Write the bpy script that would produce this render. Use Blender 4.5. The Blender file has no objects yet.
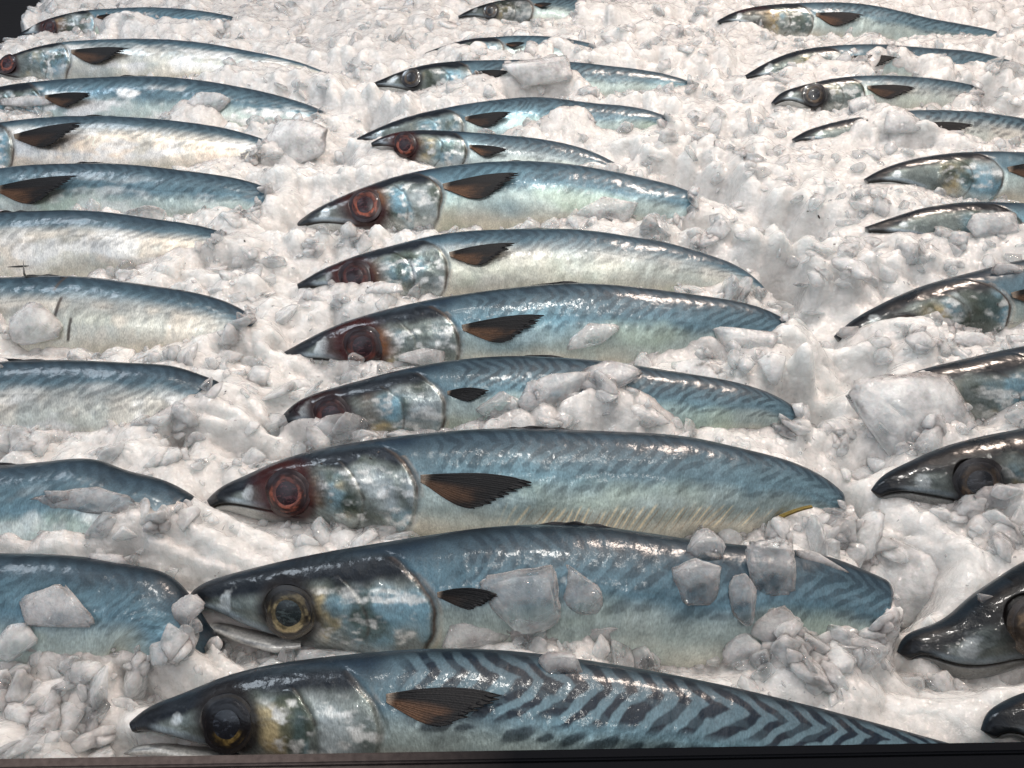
import bpy, math, random
import numpy as np
from mathutils import Matrix
random.seed(7); RNG = np.random.RandomState(11)
S = bpy.context.scene; COL = S.collection
# ------------------------------------------------------------------ camera
F = 830.0; AL = math.radians(40); CH = 0.285
cam_d = bpy.data.cameras.new('camera'); cam = bpy.data.objects.new('camera', cam_d); COL.objects.link(cam)
cam.location = (0, 0, CH); cam.rotation_euler = (math.radians(90) - AL, 0, 0)
cam_d.sensor_width = 36; cam_d.lens = F / 1024 * 36; cam_d.clip_start = .01; cam_d.clip_end = 50
S.camera = cam
CAM = np.array([0, 0, CH]); UP = np.array([0, math.sin(AL), math.cos(AL)]); FW = np.array([0, math.cos(AL), -math.sin(AL)])
RT = np.array([1., 0, 0])
def ray(px, py): return RT * (px - 512) / F - UP * (py - 384) / F + FW
def at(px, py, z=0.0):
    d = ray(px, py); return CAM + d * ((z - CH) / d[2])
def proj(P):
    Q = P - CAM; zc = Q @ FW
    return 512 + F * (Q @ RT) / zc, 384 - F * (Q @ UP) / zc
# ------------------------------------------------------------------ noise
def _h(ix, iy, seed):
    n = (ix.astype(np.int64) * 374761393 + iy.astype(np.int64) * 668265263 + seed * 974634777) & 0x7fffffff
    n = ((n ^ (n >> 13)) * 1274126177) & 0x7fffffff
    n = ((n ^ (n >> 15)) * 2246822519) & 0x7fffffff
    return ((n ^ (n >> 11)) & 0xffffff) / float(0xffffff)
def vnoise(x, y, seed=0):
    ix = np.floor(x); iy = np.floor(y); fx = x - ix; fy = y - iy
    fx = fx * fx * (3 - 2 * fx); fy = fy * fy * (3 - 2 * fy)
    a = _h(ix, iy, seed); b = _h(ix + 1, iy, seed); c = _h(ix, iy + 1, seed); d = _h(ix + 1, iy + 1, seed)
    return (a * (1 - fx) + b * fx) * (1 - fy) + (c * (1 - fx) + d * fx) * fy
def fbm(x, y, seed=0, o=4, g=.5):
    s = 0; a = 1; t = 0
    for k in range(o):
        s = s + a * vnoise(x * 2 ** k + 17.3 * k, y * 2 ** k - 9.1 * k, seed + k * 13); t += a; a *= g
    return s / t
def sst(a, b, x):
    t = np.clip((x - a) / (b - a), 0, 1); return t * t * (3 - 2 * t)
def lerp(a, b, m): return a * (1 - m[..., None]) + np.asarray(b, float) * m[..., None]
# ------------------------------------------------------------------ mesh helpers
def mesh_np(name, V, Fq, smooth=True):
    me = bpy.data.meshes.new(name); V = np.asarray(V, np.float32); Fq = np.asarray(Fq, np.int32)
    n, k = Fq.shape
    me.vertices.add(len(V)); me.vertices.foreach_set('co', V.ravel())
    me.loops.add(n * k); me.loops.foreach_set('vertex_index', Fq.ravel())
    me.polygons.add(n); me.polygons.foreach_set('loop_start', np.arange(0, n * k, k, dtype=np.int32))
    try: me.polygons.foreach_set('loop_total', np.full(n, k, np.int32))
    except Exception: pass
    me.update(calc_edges=True)
    if smooth: me.polygons.foreach_set('use_smooth', np.ones(n, bool))
    me.validate(); return me
def attr(me, name, rgb):
    a = me.attributes.new(name, 'FLOAT_COLOR', 'POINT'); d = np.ones((len(me.vertices), 4), np.float32)
    d[:, :3] = rgb.reshape(-1, 3); a.data.foreach_set('color', d.ravel())
def link(name, me, mat, parent=None):
    o = bpy.data.objects.new(name, me); COL.objects.link(o)
    if mat: me.materials.append(mat)
    if parent: o.parent = parent; o.matrix_parent_inverse = parent.matrix_world.inverted()
    return o
def grid_faces(nu, nv, wrap=False):
    i = np.arange(nu - 1)[:, None]; j = np.arange(nv if wrap else nv - 1)[None, :]; j2 = (j + 1) % nv
    a = i * nv + j; b = i * nv + j2; c = (i + 1) * nv + j2; d = (i + 1) * nv + j
    return np.stack([a, b, c, d], -1).reshape(-1, 4)
def tagm(o, label, cat, group=None, kind=None):
    if label: o['label'] = label
    if cat: o['category'] = cat
    if group: o['group'] = group
    if kind: o['kind'] = kind
# ------------------------------------------------------------------ materials
def newmat(name):
    m = bpy.data.materials.new(name); m.use_nodes = True; nt = m.node_tree
    b = nt.nodes['Principled BSDF']; return m, nt, b
def N(nt, typ, **kw):
    n = nt.nodes.new(typ)
    for k, v in kw.items(): setattr(n, k, v)
    return n
def fish_mat():
    m, nt, b = newmat('mackerel_skin'); L = nt.links.new
    a = N(nt, 'ShaderNodeAttribute', attribute_name='col'); p = N(nt, 'ShaderNodeAttribute', attribute_name='props'); rs = N(nt, 'ShaderNodeAttribute', attribute_name='rest')
    sp = N(nt, 'ShaderNodeSeparateColor'); L(p.outputs['Color'], sp.inputs[0])
    # fine speckle of the skin in body coordinates
    mp = N(nt, 'ShaderNodeMapping'); mp.inputs['Scale'].default_value = (1.0, .42, 1); L(rs.outputs['Vector'], mp.inputs[0])
    n1 = N(nt, 'ShaderNodeTexNoise'); n1.inputs['Scale'].default_value = 1500; n1.inputs['Detail'].default_value = 3; L(mp.outputs[0], n1.inputs['Vector'])
    n2 = N(nt, 'ShaderNodeTexNoise'); n2.inputs['Scale'].default_value = 260; n2.inputs['Detail'].default_value = 4; L(rs.outputs['Vector'], n2.inputs['Vector'])
    mr = N(nt, 'ShaderNodeMapRange'); mr.inputs['From Min'].default_value = .3; mr.inputs['From Max'].default_value = .7; mr.inputs['To Min'].default_value = .78; mr.inputs['To Max'].default_value = 1.2
    L(n1.outputs[0], mr.inputs[0])
    vm = N(nt, 'ShaderNodeVectorMath', operation='SCALE'); L(a.outputs['Color'], vm.inputs[0]); L(mr.outputs[0], vm.inputs['Scale'])
    L(vm.outputs[0], b.inputs['Base Color'])
    L(sp.outputs[0], b.inputs['Metallic'])
    ma = N(nt, 'ShaderNodeMath', operation='MULTIPLY_ADD'); L(n2.outputs[0], ma.inputs[0]); ma.inputs[1].default_value = .25
    sb = N(nt, 'ShaderNodeMath', operation='SUBTRACT'); L(sp.outputs[1], sb.inputs[0]); sb.inputs[1].default_value = .12; L(sb.outputs[0], ma.inputs[2])
    L(ma.outputs[0], b.inputs['Roughness'])
    b.inputs['Specular IOR Level'].default_value = .2; b.inputs['Coat Weight'].default_value = .6; b.inputs['Coat Roughness'].default_value = .07; b.inputs['Coat IOR'].default_value = 1.35
    ad = N(nt, 'ShaderNodeMath', operation='MULTIPLY_ADD'); L(n2.outputs[0], ad.inputs[0]); ad.inputs[1].default_value = 1.6; L(n1.outputs[0], ad.inputs[2])
    bu = N(nt, 'ShaderNodeBump'); bu.inputs['Strength'].default_value = .5; bu.inputs['Distance'].default_value = .0002; L(ad.outputs[0], bu.inputs['Height'])
    L(bu.outputs[0], b.inputs['Normal'])
    cr_ = N(nt, 'ShaderNodeMapRange'); cr_.inputs['To Min'].default_value = .15; cr_.inputs['To Max'].default_value = .06; L(sp.outputs[2], cr_.inputs[0]); L(cr_.outputs[0], b.inputs['Coat Roughness'])
    bu2 = N(nt, 'ShaderNodeBump'); bu2.inputs['Strength'].default_value = .5; bu2.inputs['Distance'].default_value = .0005; L(n2.outputs[0], bu2.inputs['Height'])
    L(bu2.outputs[0], b.inputs['Coat Normal'])
    return m
def attr_mat(name, rough=.3, coat=.6, metal=0., bump=0.0003, scale=900, cr=.08, sss=0):
    m, nt, b = newmat(name); L = nt.links.new
    a = N(nt, 'ShaderNodeAttribute', attribute_name='col'); n = N(nt, 'ShaderNodeTexNoise'); n.inputs['Scale'].default_value = scale; n.inputs['Detail'].default_value = 3
    tc = N(nt, 'ShaderNodeTexCoord'); L(tc.outputs['Object'], n.inputs['Vector'])
    mr = N(nt, 'ShaderNodeMapRange'); mr.inputs['From Min'].default_value = .3; mr.inputs['From Max'].default_value = .7; mr.inputs['To Min'].default_value = .75; mr.inputs['To Max'].default_value = 1.25; L(n.outputs[0], mr.inputs[0])
    vm = N(nt, 'ShaderNodeVectorMath', operation='SCALE'); L(a.outputs['Color'], vm.inputs[0]); L(mr.outputs[0], vm.inputs['Scale']); L(vm.outputs[0], b.inputs['Base Color'])
    b.inputs['Roughness'].default_value = rough; b.inputs['Metallic'].default_value = metal; b.inputs['Coat Weight'].default_value = coat; b.inputs['Coat Roughness'].default_value = cr
    bu = N(nt, 'ShaderNodeBump'); bu.inputs['Distance'].default_value = bump; bu.inputs['Strength'].default_value = .6; L(n.outputs[0], bu.inputs['Height']); L(bu.outputs[0], b.inputs['Normal'])
    return m
def ice_mat(name, clear, tint=(.57, .562, .55), rough=.09, sscale=.020):
    m, nt, b = newmat(name); L = nt.links.new; out = nt.nodes['Material Output']
    tc = N(nt, 'ShaderNodeTexCoord')
    n1 = N(nt, 'ShaderNodeTexNoise'); n1.inputs['Scale'].default_value = 70; n1.inputs['Detail'].default_value = 5; L(tc.outputs['Object'], n1.inputs['Vector'])
    n2 = N(nt, 'ShaderNodeTexNoise'); n2.inputs['Scale'].default_value = 420; n2.inputs['Detail'].default_value = 4; n2.inputs['Roughness'].default_value = .6; L(tc.outputs['Object'], n2.inputs['Vector'])
    v = N(nt, 'ShaderNodeTexVoronoi'); v.inputs['Scale'].default_value = 330; v.feature = 'F1'; L(tc.outputs['Object'], v.inputs['Vector'])
    nv = N(nt, 'ShaderNodeTexNoise'); nv.inputs['Scale'].default_value = 95; nv.inputs['Detail'].default_value = 6; nv.inputs['Roughness'].default_value = .65; nv.inputs['Distortion'].default_value = .8; L(tc.outputs['Object'], nv.inputs['Vector'])
    rv = N(nt, 'ShaderNodeValToRGB'); rv.color_ramp.elements[0].position = .36; rv.color_ramp.elements[0].color = (*[c * .86 for c in tint], 1); rv.color_ramp.elements[1].position = .6; rv.color_ramp.elements[1].color = (*[min(.93, c * 1.10) for c in tint], 1)
    L(nv.outputs[0], rv.inputs[0]); L(rv.outputs[0], b.inputs['Base Color']); b.inputs['Subsurface Weight'].default_value = 1
    b.inputs['Subsurface Radius'].default_value = (.8, .95, 1.0); b.inputs['Subsurface Scale'].default_value = sscale
    b.inputs['IOR'].default_value = 1.33; b.inputs['Roughness'].default_value = rough
    b.inputs['Coat Weight'].default_value = .8; b.inputs['Coat Roughness'].default_value = .03; b.inputs['Coat IOR'].default_value = 1.4
    ad = N(nt, 'ShaderNodeMath', operation='MULTIPLY_ADD'); L(v.outputs['Distance'], ad.inputs[0]); ad.inputs[1].default_value = .5; L(n2.outputs[0], ad.inputs[2])
    bu = N(nt, 'ShaderNodeBump'); bu.inputs['Strength'].default_value = 1.; bu.inputs['Distance'].default_value = .0009; L(ad.outputs[0], bu.inputs['Height'])
    L(bu.outputs[0], b.inputs['Normal']); L(bu.outputs[0], b.inputs['Coat Normal'])
    if clear > 0:
        g = N(nt, 'ShaderNodeBsdfTransparent'); g.inputs[0].default_value = (.95, .97, .98, 1)
        rf = N(nt, 'ShaderNodeBsdfRefraction'); rf.inputs['IOR'].default_value = 1.12; rf.inputs['Roughness'].default_value = .05; L(bu.outputs[0], rf.inputs['Normal'])
        gm = N(nt, 'ShaderNodeMixShader'); gm.inputs[0].default_value = .4; L(g.outputs[0], gm.inputs[1]); L(rf.outputs[0], gm.inputs[2])
        mr = N(nt, 'ShaderNodeMapRange'); mr.inputs['From Min'].default_value = .36; mr.inputs['From Max'].default_value = .64
        mr.inputs['To Min'].default_value = max(0, clear - .22); mr.inputs['To Max'].default_value = min(1, clear + .22); L(n1.outputs[0], mr.inputs[0])
        lw = N(nt, 'ShaderNodeLayerWeight'); lw.inputs[0].default_value = .22; iv = N(nt, 'ShaderNodeMath', operation='SUBTRACT'); iv.inputs[0].default_value = 1.; L(lw.outputs['Facing'], iv.inputs[1])
        fm = N(nt, 'ShaderNodeMath', operation='MULTIPLY'); L(mr.outputs[0], fm.inputs[0]); L(iv.outputs[0], fm.inputs[1])
        mx = N(nt, 'ShaderNodeMixShader'); L(fm.outputs[0], mx.inputs[0]); L(b.outputs[0], mx.inputs[1]); L(gm.outputs[0], mx.inputs[2])
        fr = N(nt, 'ShaderNodeFresnel'); fr.inputs[0].default_value = 1.36; L(bu.outputs[0], fr.inputs['Normal']); gl = N(nt, 'ShaderNodeBsdfGlossy'); gl.inputs['Roughness'].default_value = .05; L(bu.outputs[0], gl.inputs['Normal'])
        mo = N(nt, 'ShaderNodeMixShader'); L(fr.outputs[0], mo.inputs[0]); L(mx.outputs[0], mo.inputs[1]); L(gl.outputs[0], mo.inputs[2])
        L(mo.outputs[0], out.inputs['Surface'])
    return m
M_FISH = fish_mat()
M_FIN = attr_mat('fin_membrane', .55, .03, 0, .0003, 1400, .3)
M_FIN.node_tree.nodes['Principled BSDF'].inputs['Specular IOR Level'].default_value = .15
M_EYE = attr_mat('eye_wet', .25, .45, 0, .00005, 700, .02)
M_IRIS = attr_mat('iris_foil', .3, .5, .4, .0002, 1500, .02)
M_JAW = attr_mat('jaw_skin', .3, .8, .15, .0003, 900, .1)
M_ICE = ice_mat('ice_packed', .0)
M_CHIP = ice_mat('ice_crushed', .80, tint=(.84, .848, .85), sscale=.004, rough=.15)
M_CLEAR = ice_mat('ice_clear', .97, tint=(.92, .93, .93), sscale=.004, rough=.1)
M_SLAB = ice_mat('ice_cloudy', .68, tint=(.86, .865, .86), sscale=.006, rough=.13)
# ------------------------------------------------------------------ fish profile
TT = np.array([0, .008, .02, .04, .07, .11, .16, .21, .26, .34, .43, .52, .62, .72, .82, .90, .96, 1.02])
HD = np.array([.010, .017, .022, .028, .035, .043, .050, .058, .065, .074, .079, .079, .073, .061, .041, .022, .012, .010])
HV = np.array([.006, .012, .019, .028, .038, .048, .057, .067, .075, .084, .088, .087, .077, .061, .040, .020, .011, .009])
WW = np.array([.005, .012, .017, .022, .028, .035, .042, .047, .050, .054, .055, .054, .049, .040, .027, .014, .008, .004])
def prof(t, A): return np.interp(t, TT, A)
def smooth_prof(t, A):
    return (prof(t - .012, A) + prof(t - .006, A) + prof(t, A) + prof(t + .006, A) + prof(t + .012, A)) / 5
def nspline(s, P, q):
    n = len(s); h = np.diff(s); A = np.eye(n); r = np.zeros((n, 2))
    for i in range(1, n - 1):
        A[i, i - 1] = h[i - 1]; A[i, i] = 2 * (h[i - 1] + h[i]); A[i, i + 1] = h[i]
        r[i] = 6 * ((P[i + 1] - P[i]) / h[i] - (P[i] - P[i - 1]) / h[i - 1])
    Mm = np.linalg.solve(A, r); k = np.clip(np.searchsorted(s, q) - 1, 0, n - 2)
    a = (s[k + 1] - q)[:, None]; b = (q - s[k])[:, None]; hh = h[k][:, None]
    return (Mm[k] * a ** 3 + Mm[k + 1] * b ** 3) / (6 * hh) + (P[k] / hh - Mm[k] * hh / 6) * a + (P[k + 1] / hh - Mm[k + 1] * hh / 6) * b
class Spine:
    def __init__(s, pts, L, e, z0, mid=None):
        s.L = L; s.e = e
        s.n = np.array([0, -math.sin(e), math.cos(e)]); s.b = np.array([0, math.cos(e), math.sin(e)]); s.a = np.array([1., 0, 0])
        top = min(pts, key=lambda p: p[1]) if mid is None else mid
        s.P0 = at(top[0], top[1], z0)
        Q = []
        for x, y in pts:
            d = ray(x, y); k = ((s.P0 - CAM) @ s.n) / (d @ s.n); p = CAM + d * k - s.P0; Q.append((p @ s.a, p @ s.b))
        Q = np.array(Q)
        c = np.r_[0, np.cumsum(np.linalg.norm(np.diff(Q, axis=0), axis=1))]
        q = np.linspace(0, c[-1], 160); D = nspline(c, Q, q)
        for _ in range(6): D[1:-1] = .25 * D[:-2] + .5 * D[1:-1] + .25 * D[2:]
        st = np.linalg.norm(D[-1] - D[-2]); tot = np.sum(np.linalg.norm(np.diff(D, axis=0), axis=1))
        v0 = D[-1] - D[-6]; a1 = math.atan2(v0[1], v0[0]); kap = -1.1 / L * .6; D = list(D)
        while tot < 1.04 * L:
            a1 += kap * st; D.append(D[-1] + st * np.array([math.cos(a1), math.sin(a1)])); tot += st
        D = np.array(D); cc = np.r_[0, np.cumsum(np.linalg.norm(np.diff(D, axis=0), axis=1))]
        s.c = cc / L; s.D = D
        T = np.gradient(D, axis=0); T /= np.linalg.norm(T, axis=1)[:, None]
        # smoothed tangent so cross-sections do not fold
        for _ in range(30): T[1:-1] = (T[:-2] + T[1:-1] + T[2:]) / 3
        T /= np.linalg.norm(T, axis=1)[:, None]; s.T = T
        s.tc = 9.
    def frame(s, t):
        D = np.stack([np.interp(t, s.c, s.D[:, k]) for k in (0, 1)], -1); T = np.stack([np.interp(t, s.c, s.T[:, k]) for k in (0, 1)], -1)
        T /= np.linalg.norm(T, axis=-1)[..., None]; Nn = np.stack([-T[..., 1], T[..., 0]], -1)
        C = D - Nn * (smooth_prof(t, HD) * s.L)[..., None]
        return C, T, Nn
    def pt(s, t, v, side=1, off=0.0):
        """surface point: v -1 belly .. 1 back; side 1 faces the camera; off metres along normal"""
        t = np.asarray(t, float); v = np.broadcast_to(np.asarray(v, float), t.shape)
        C, T, Nn = s.frame(t)
        H = np.where(v >= 0, smooth_prof(t, HD), smooth_prof(t, HV)) * s.L; W = smooth_prof(t, WW) * s.L
        w = W * np.maximum(0, 1 - np.abs(v) ** 2.2) ** .6 * side
        q = C + Nn * (v * H)[..., None]
        return s.P0 + q[..., :1] * s.a + q[..., 1:] * s.b + (w + off)[..., None] * s.n + s.sink(t)
    def sink(s, t):
        d = .040 * sst(s.tc - .015, s.tc + .04, np.asarray(t, float)); return d[..., None] * np.array([0, .35, -1.])
    def set_cut(s, cover):
        t = np.linspace(0, 1, 300); px, _ = proj(s.pt(t, 0 * t, 0)); vl = np.interp(px, *zip(*cover)); k = np.where(vl < 1.0)[0]
        if len(k) and k[-1] < 298: s.tc = t[k[-1]] + .012
FISH = []; LK = {'C5': 1.07, 'C7': 1.14, 'C6': 1.02, 'C8': 1.04, 'L1': 1.02, 'C1': .975}
def gcurve(v, t0, bow): return t0 - bow * (np.abs(v + .15) ** 2.0)
def make_fish(key, pts, L0, label, group, e=45, z0=.015, res=1., seed=1, cover=(), vis=(), stripes=.4, dark=0., blood=0., gold=0., silver=0., warm=0., eye='dark', eye_t=.118,
              eye_v=.08, eye_s=1., pec=1., jaw=0., head=True, hi=.28, bars=0., slashes=False, dfin=True, belly=.0, pec_ang=0., pec_brown=.5, hide_ends=(0, .8), pecv=.13, anal=None, mid=None, blue=.5):
    L = L0 * LK.get(key, 1.05 if key[0] != 'L' else 1.12); e = e + random.Random(seed * 3).uniform(-5, 5); sp = Spine(pts, L, math.radians(e), z0, mid); sp.set_cut(cover)
    root = bpy.data.objects.new('mackerel', None); COL.objects.link(root); root.empty_display_size = .02
    base = sp.pt(np.array([.45]), 0.)[0]; root.location = base; tagm(root, label, 'fish', group); bpy.context.view_layer.update()
    nt = int(900 * res); nv1 = int(130 * res) + 8; nv2 = 24
    tv = np.linspace(0, 1.0, nt) ** 1.12
    vr = random.Random(seed * 7 + 1); gw = vr.uniform(.9, 1.08)
    th = np.r_[np.linspace(-90, 90, nv1, endpoint=False), np.linspace(90, 270, nv2, endpoint=False)] * math.pi / 180
    t, TH = np.meshgrid(tv, th, indexing='ij'); nv = len(th)
    sv = np.sin(TH); side = np.sign(np.cos(TH) + 1e-9)
    C, T, Nn = sp.frame(tv)
    C = C[:, None]; Nn_ = Nn[:, None]; T_ = T[:, None]
    H = np.where(sv >= 0, smooth_prof(t, HD), smooth_prof(t, HV)) * L; W = smooth_prof(t, WW) * L * (1 + (gw - 1) * sst(.2, .4, t))
    v = sv
    cw = np.abs(np.cos(TH)) ** 1.15
    x = t * L; y = v * H                       # metres along / up the flank
    w = W * cw
    disp = np.zeros_like(t)
    cam = side > 0
    # --- sculpt: gill cover edge, cheek plate, jaw groove, eye socket
    n1 = fbm(x * 90, y * 90, seed + 3) - .5
    go = gcurve(v, .283, .030) - .022 * np.maximum(0, -v) ** 1.5 - .02 * np.maximum(0, v) ** 2 + n1 * .010
    gp = gcurve(v, .214, .050) + n1 * .010
    lat = 1 - np.abs(v) ** 4
    disp += L * .0024 * np.exp(-np.maximum(0, go - t) / .03) * (t < go) * lat
    disp -= L * .0022 * np.exp(-((t - go - .004) / .0045) ** 2) * lat
    disp += L * .0007 * np.exp(-np.maximum(0, gp - t) / .015) * (t < gp) * (v < .55) * lat
    disp -= L * .0006 * np.exp(-((t - gp - .002) / .003) ** 2) * lat * (v < .6)
    disp += L * .0016 * (fbm(x * 55, y * 70, seed + 5) - .5) * 2
    disp += L * .0010 * (fbm(x * 260, y * 120, seed + 6) - .5) * sst(.26, .3, t)
    disp += L * .0018 * (fbm(x * 140, y * 190, seed + 8) - .5) * (1 - sst(.26, .3, t))
    disp += L * .010 * (fbm(x * 26, y * 30, seed + 9, 2) - .5) * sst(.3, .38, t) * np.abs(np.cos(TH))
    ex = eye_t * L; Ce, Te, Ne = sp.frame(np.array([eye_t])); ey = eye_v * float(smooth_prof(np.array([eye_t]), HD)[0] if eye_v > 0 else smooth_prof(np.array([eye_t]), HV)[0]) * L
    er = .0325 * L * eye_s; de = np.hypot(x - ex, y - ey)
    disp += L * .0006 * np.exp(-((de - er * 1.25) / (er * .3)) ** 2) - L * .0030 * sst(.98, .86, de / er) * (1. if head else 0.)
    # mouth line: from the snout tip down-back to below the eye
    mv = -.10 - .62 * sst(0.0, .125, t); dm = (v - mv) * H
    mm = np.exp(-(dm / (.0022 * L)) ** 2) * (1 - sst(.105, .125, t))
    disp -= L * .003 * mm
    # maxilla plate
    disp += L * .0014 * sst(0, .004 * L, dm) * (1 - sst(.006 * L, .016 * L, dm)) * (1 - sst(.09, .12, t))
    if jaw > 0:    # room for the separate lower jaw
        disp -= W * .55 * (v < mv) * (1 - sst(.09, .12, t))
    w2 = (w + disp * np.minimum(1, W / (.01 * L))) * 1.0
    w2 = np.where(cam, np.maximum(w2, 0), w)
    if jaw > 0:
        y = np.where((v < mv) & (t < .115), (mv * H) + (y - mv * H) * (.25 + .75 * sst(.06, .115, t)), y)
    q = C + Nn_ * y[..., None]
    P = sp.P0 + q[..., :1] * sp.a + q[..., 1:] * sp.b + (w2 * side)[..., None] * sp.n + sp.sink(t)
    V = P.reshape(-1, 3)
    # close both ends
    F4 = grid_faces(nt, nv, True)
    cap = []
    c0 = P[0].mean(0) - (T[0, 0] * sp.a + T[0, 1] * sp.b) * L * .0035; c1 = P[-1].mean(0)
    V = np.vstack([V, c0, c1]); n0 = nt * nv
    j = np.arange(nv); jn = (j + 1) % nv
    cap.append(np.stack([np.full(nv, n0), jn, j, j], -1)); cap.append(np.stack([np.full(nv, n0 + 1), (nt - 1) * nv + j, (nt - 1) * nv + jn, (nt - 1) * nv + jn], -1))
    # --- paint the skin (own colours, plus some glare on the left row)
    ys = (y / (.085 * L))                      # -1..1 of the deepest section
    na = fbm(x * 60, y * 60, seed + 20); nb = fbm(x * 220, y * 220, seed + 21); nc = fbm(x * 25, y * 45, seed + 22); nd = fbm(x * 700, y * 180, seed + 23, 3); nl = fbm(x * 14, y * 30 + 4, seed + 24, 3)
    back = np.array([.012, .025, .042]) * (1 - .5 * dark); mid = np.array([.105, .165, .195]) * (1 - .45 * dark); low = np.array([.42, .50, .48]) * (1 - .4 * dark); bel = np.array([.56, .52, .43]) * (1 - .3 * dark)
    mid = mid * (1 - .45 * blue * 0) + np.array([-.02, .0, .022]) * blue * (1 - dark)
    vv = v + (na - .5) * .25
    col = np.zeros(t.shape + (3,)) + back
    col = lerp(col, mid, sst(.92, .35, vv)); col = lerp(col, low, sst(.28, -.15, vv)); col = lerp(col, bel, sst(-.15, -.75, vv + (nc - .5) * .4))
    # iridescent tint patches
    ir = sst(.5, .72, nl) * sst(.75, .2, vv) * (1 - .6 * dark)
    col = lerp(col, (.20, .38, .47), ir * .4 * (.3 + blue)); ig = sst(.52, .75, fbm(x * 18 + 9, y * 40, seed + 30, 3)) * sst(.4, -.2, vv)
    col = lerp(col, (.40, .50, .36), ig * .4)
    if warm > 0: col = lerp(col, (.76, .69, .59), warm * sst(.62, .25, vv) * (.55 + .45 * sst(.35, .6, na)) * sst(-.75, -.35, vv))
    if silver > 0: col = lerp(col, (.82, .82, .80), silver * sst(.45, .66, fbm(x * 45, y * 110, seed + 31)) * sst(.65, .3, vv) * sst(-.6, -.2, vv))  # silver and cream: own skin tone plus glare painted on left-row fish
    # dorsal stripes
    wv = (fbm(x * 70, y * 70, seed + 40) - .5)
    vz = v + (nc - .5) * .12
    bend = np.where(vz > .72, (vz - .72) * -.035, (vz - .72) * .030)
    sc = (.0300 if stripes >= .95 else .0225) * L
    ph = (x - bend * L / .34 + wv * .014) / sc
    fr = ph - np.floor(ph); kk = np.floor(ph)
    st = np.abs(fr - .5) * 2
    r1 = _h(kk, kk * 0, seed + 41); r2 = _h(kk, kk * 0 + 3, seed + 42)
    m1 = sst(.62, .40, st + (nb - .5) * .25) * sst(.10 + .18 * r1, .26 + .18 * r1, v) * sst(.29, .33, t)
    gap = sst(.16, .24, np.abs(fbm(x * 60, y * 160, seed + 44, 2) - .42) * 2.2 + .06); m1 = m1 * (1 - (1 - gap) * (.6 if stripes < .95 else .22))
    # lower blobs / bars
    vb = .07 + .10 * (r2 - .5); m2 = sst(1.0, .55, np.hypot((fr - .5) * 2.3, (v - vb) / (.06 + .13 * r1))) * (r2 > .25) * sst(.3, .33, t)
    if bars > 0:
        m3 = sst(.42, .2, np.abs(fr - .45 + (v) * .2) * 2) * sst(.32, .1, v) * sst(-.18 - .2 * r1, -.02 - .2 * r1, v) * sst(.68, .74, t) * bars; m2 = np.maximum(m2, m3)
    stm = np.clip(np.maximum(m1, m2 * .75), 0, 1) * stripes
    light = np.array([.095, .155, .19]) * (1 - .3 * dark)
    col = lerp(col, light, stripes * .55 * sst(.15, .4, v) * sst(.27, .31, t) * (v < .97))
    col = lerp(col, (.005, .012, .022), stm)
    # thin dark ridge of the back
    col = lerp(col, (.008, .014, .02), sst(.86, .99, v) * .85)
    col *= (1 + .45 * (nb[..., None] - .5) + .22 * (nd[..., None] - .5))
    metal = .55 * sst(.5, .05, vv); rough = .42 + .12 * (na - .5)
    metal += .3 * ir
    # rib-like pale streaks on the lower flank
    if gold > 0:
        g1 = (x - y * .62) / .0046 + (fbm(x * 40, y * 10, seed + 50) - .5) * 2.2; gf = np.abs(g1 - np.floor(g1) - .5) * 2; gr = _h(np.floor(g1), g1 * 0, seed + 51)
        gm = sst(.42, .08, gf) * sst(.1, .3, gr) * sst(.38, .44, t) * sst(.80, .70, t) * sst(-.12 - .1 * gr, -.22 - .1 * gr, v) * sst(-.75 + .25 * gr, -.55 + .25 * gr, v)
        col = lerp(col, (.92, .80, .56), gm * gold * .85); col = lerp(col, (.3, .17, .06), gold * .5 * sst(.78, .95, gf) * sst(.4, .45, t) * sst(.78, .7, t) * sst(-.2, -.3, v) * sst(-.7, -.5, v))
    # dark lateral line
    ll = np.exp(-((v - .30 + .05 * np.sin(x * 60)) / .018) ** 2) * sst(.28, .32, t) * .35 * (nd > .45)
    col = lerp(col, (.03, .05, .06), ll)
    if slashes:
        for ts, va, vb_ in ((.50, .95, .55), (.515, .42, .0), (.54, .0, -.42)):
            mk = sst(.0035, .0015, np.abs(t - ts - (v - va) * .004 + (nb - .5) * .003)) * sst(vb_ - .03, vb_ + .03, v) * sst(va + .03, va - .03, v); col = lerp(col, (.05, .04, .035), mk * .9)
    # ---- head
    hm = sst(.012, -.004, t - go)
    hc = np.zeros_like(col) + np.array([.17, .20, .19])
    hc = lerp(hc, (.44, .50, .52), .8 * sst(.34, .74, fbm(x * 40, y * 60, seed + 60)) * sst(gp * 0 + .0, .012, t - gp) * sst(.75, .5, v))
    hc = lerp(hc, (.20, .38, .48), sst(.44, .68, fbm(x * 50 + 7, y * 35, seed + 61)) * sst(.15, .2, t) * sst(.55, .1, v) * .8)
    gk = sst(.4, .62, fbm(x * 70, y * 70, seed + 62)) * np.exp(-((t - .168) / .028) ** 2) * sst(.5, .15, v)
    hc = lerp(hc, (.55, .42, .20), gk * .75)
    hc = lerp(hc, (.05, .065, .045), sst(.5, .68, fbm(x * 60 + 3, y * 60, seed + 63)) * .8 * sst(.14, .16, t))
    hc = lerp(hc, (.75, .76, .74), sst(.50, .74, fbm(x * 170, y * 300, seed + 64)) * sst(.14, .17, t) * sst(.5, .3, v) * .8)
    hc = lerp(hc, (.012, .016, .022), sst(.30, .58, v + (na - .5) * .5))                       # crown
    hc = lerp(hc, (.05, .075, .095), sst(.75, .9, v) * sst(.10, .22, t) * .5)
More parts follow.
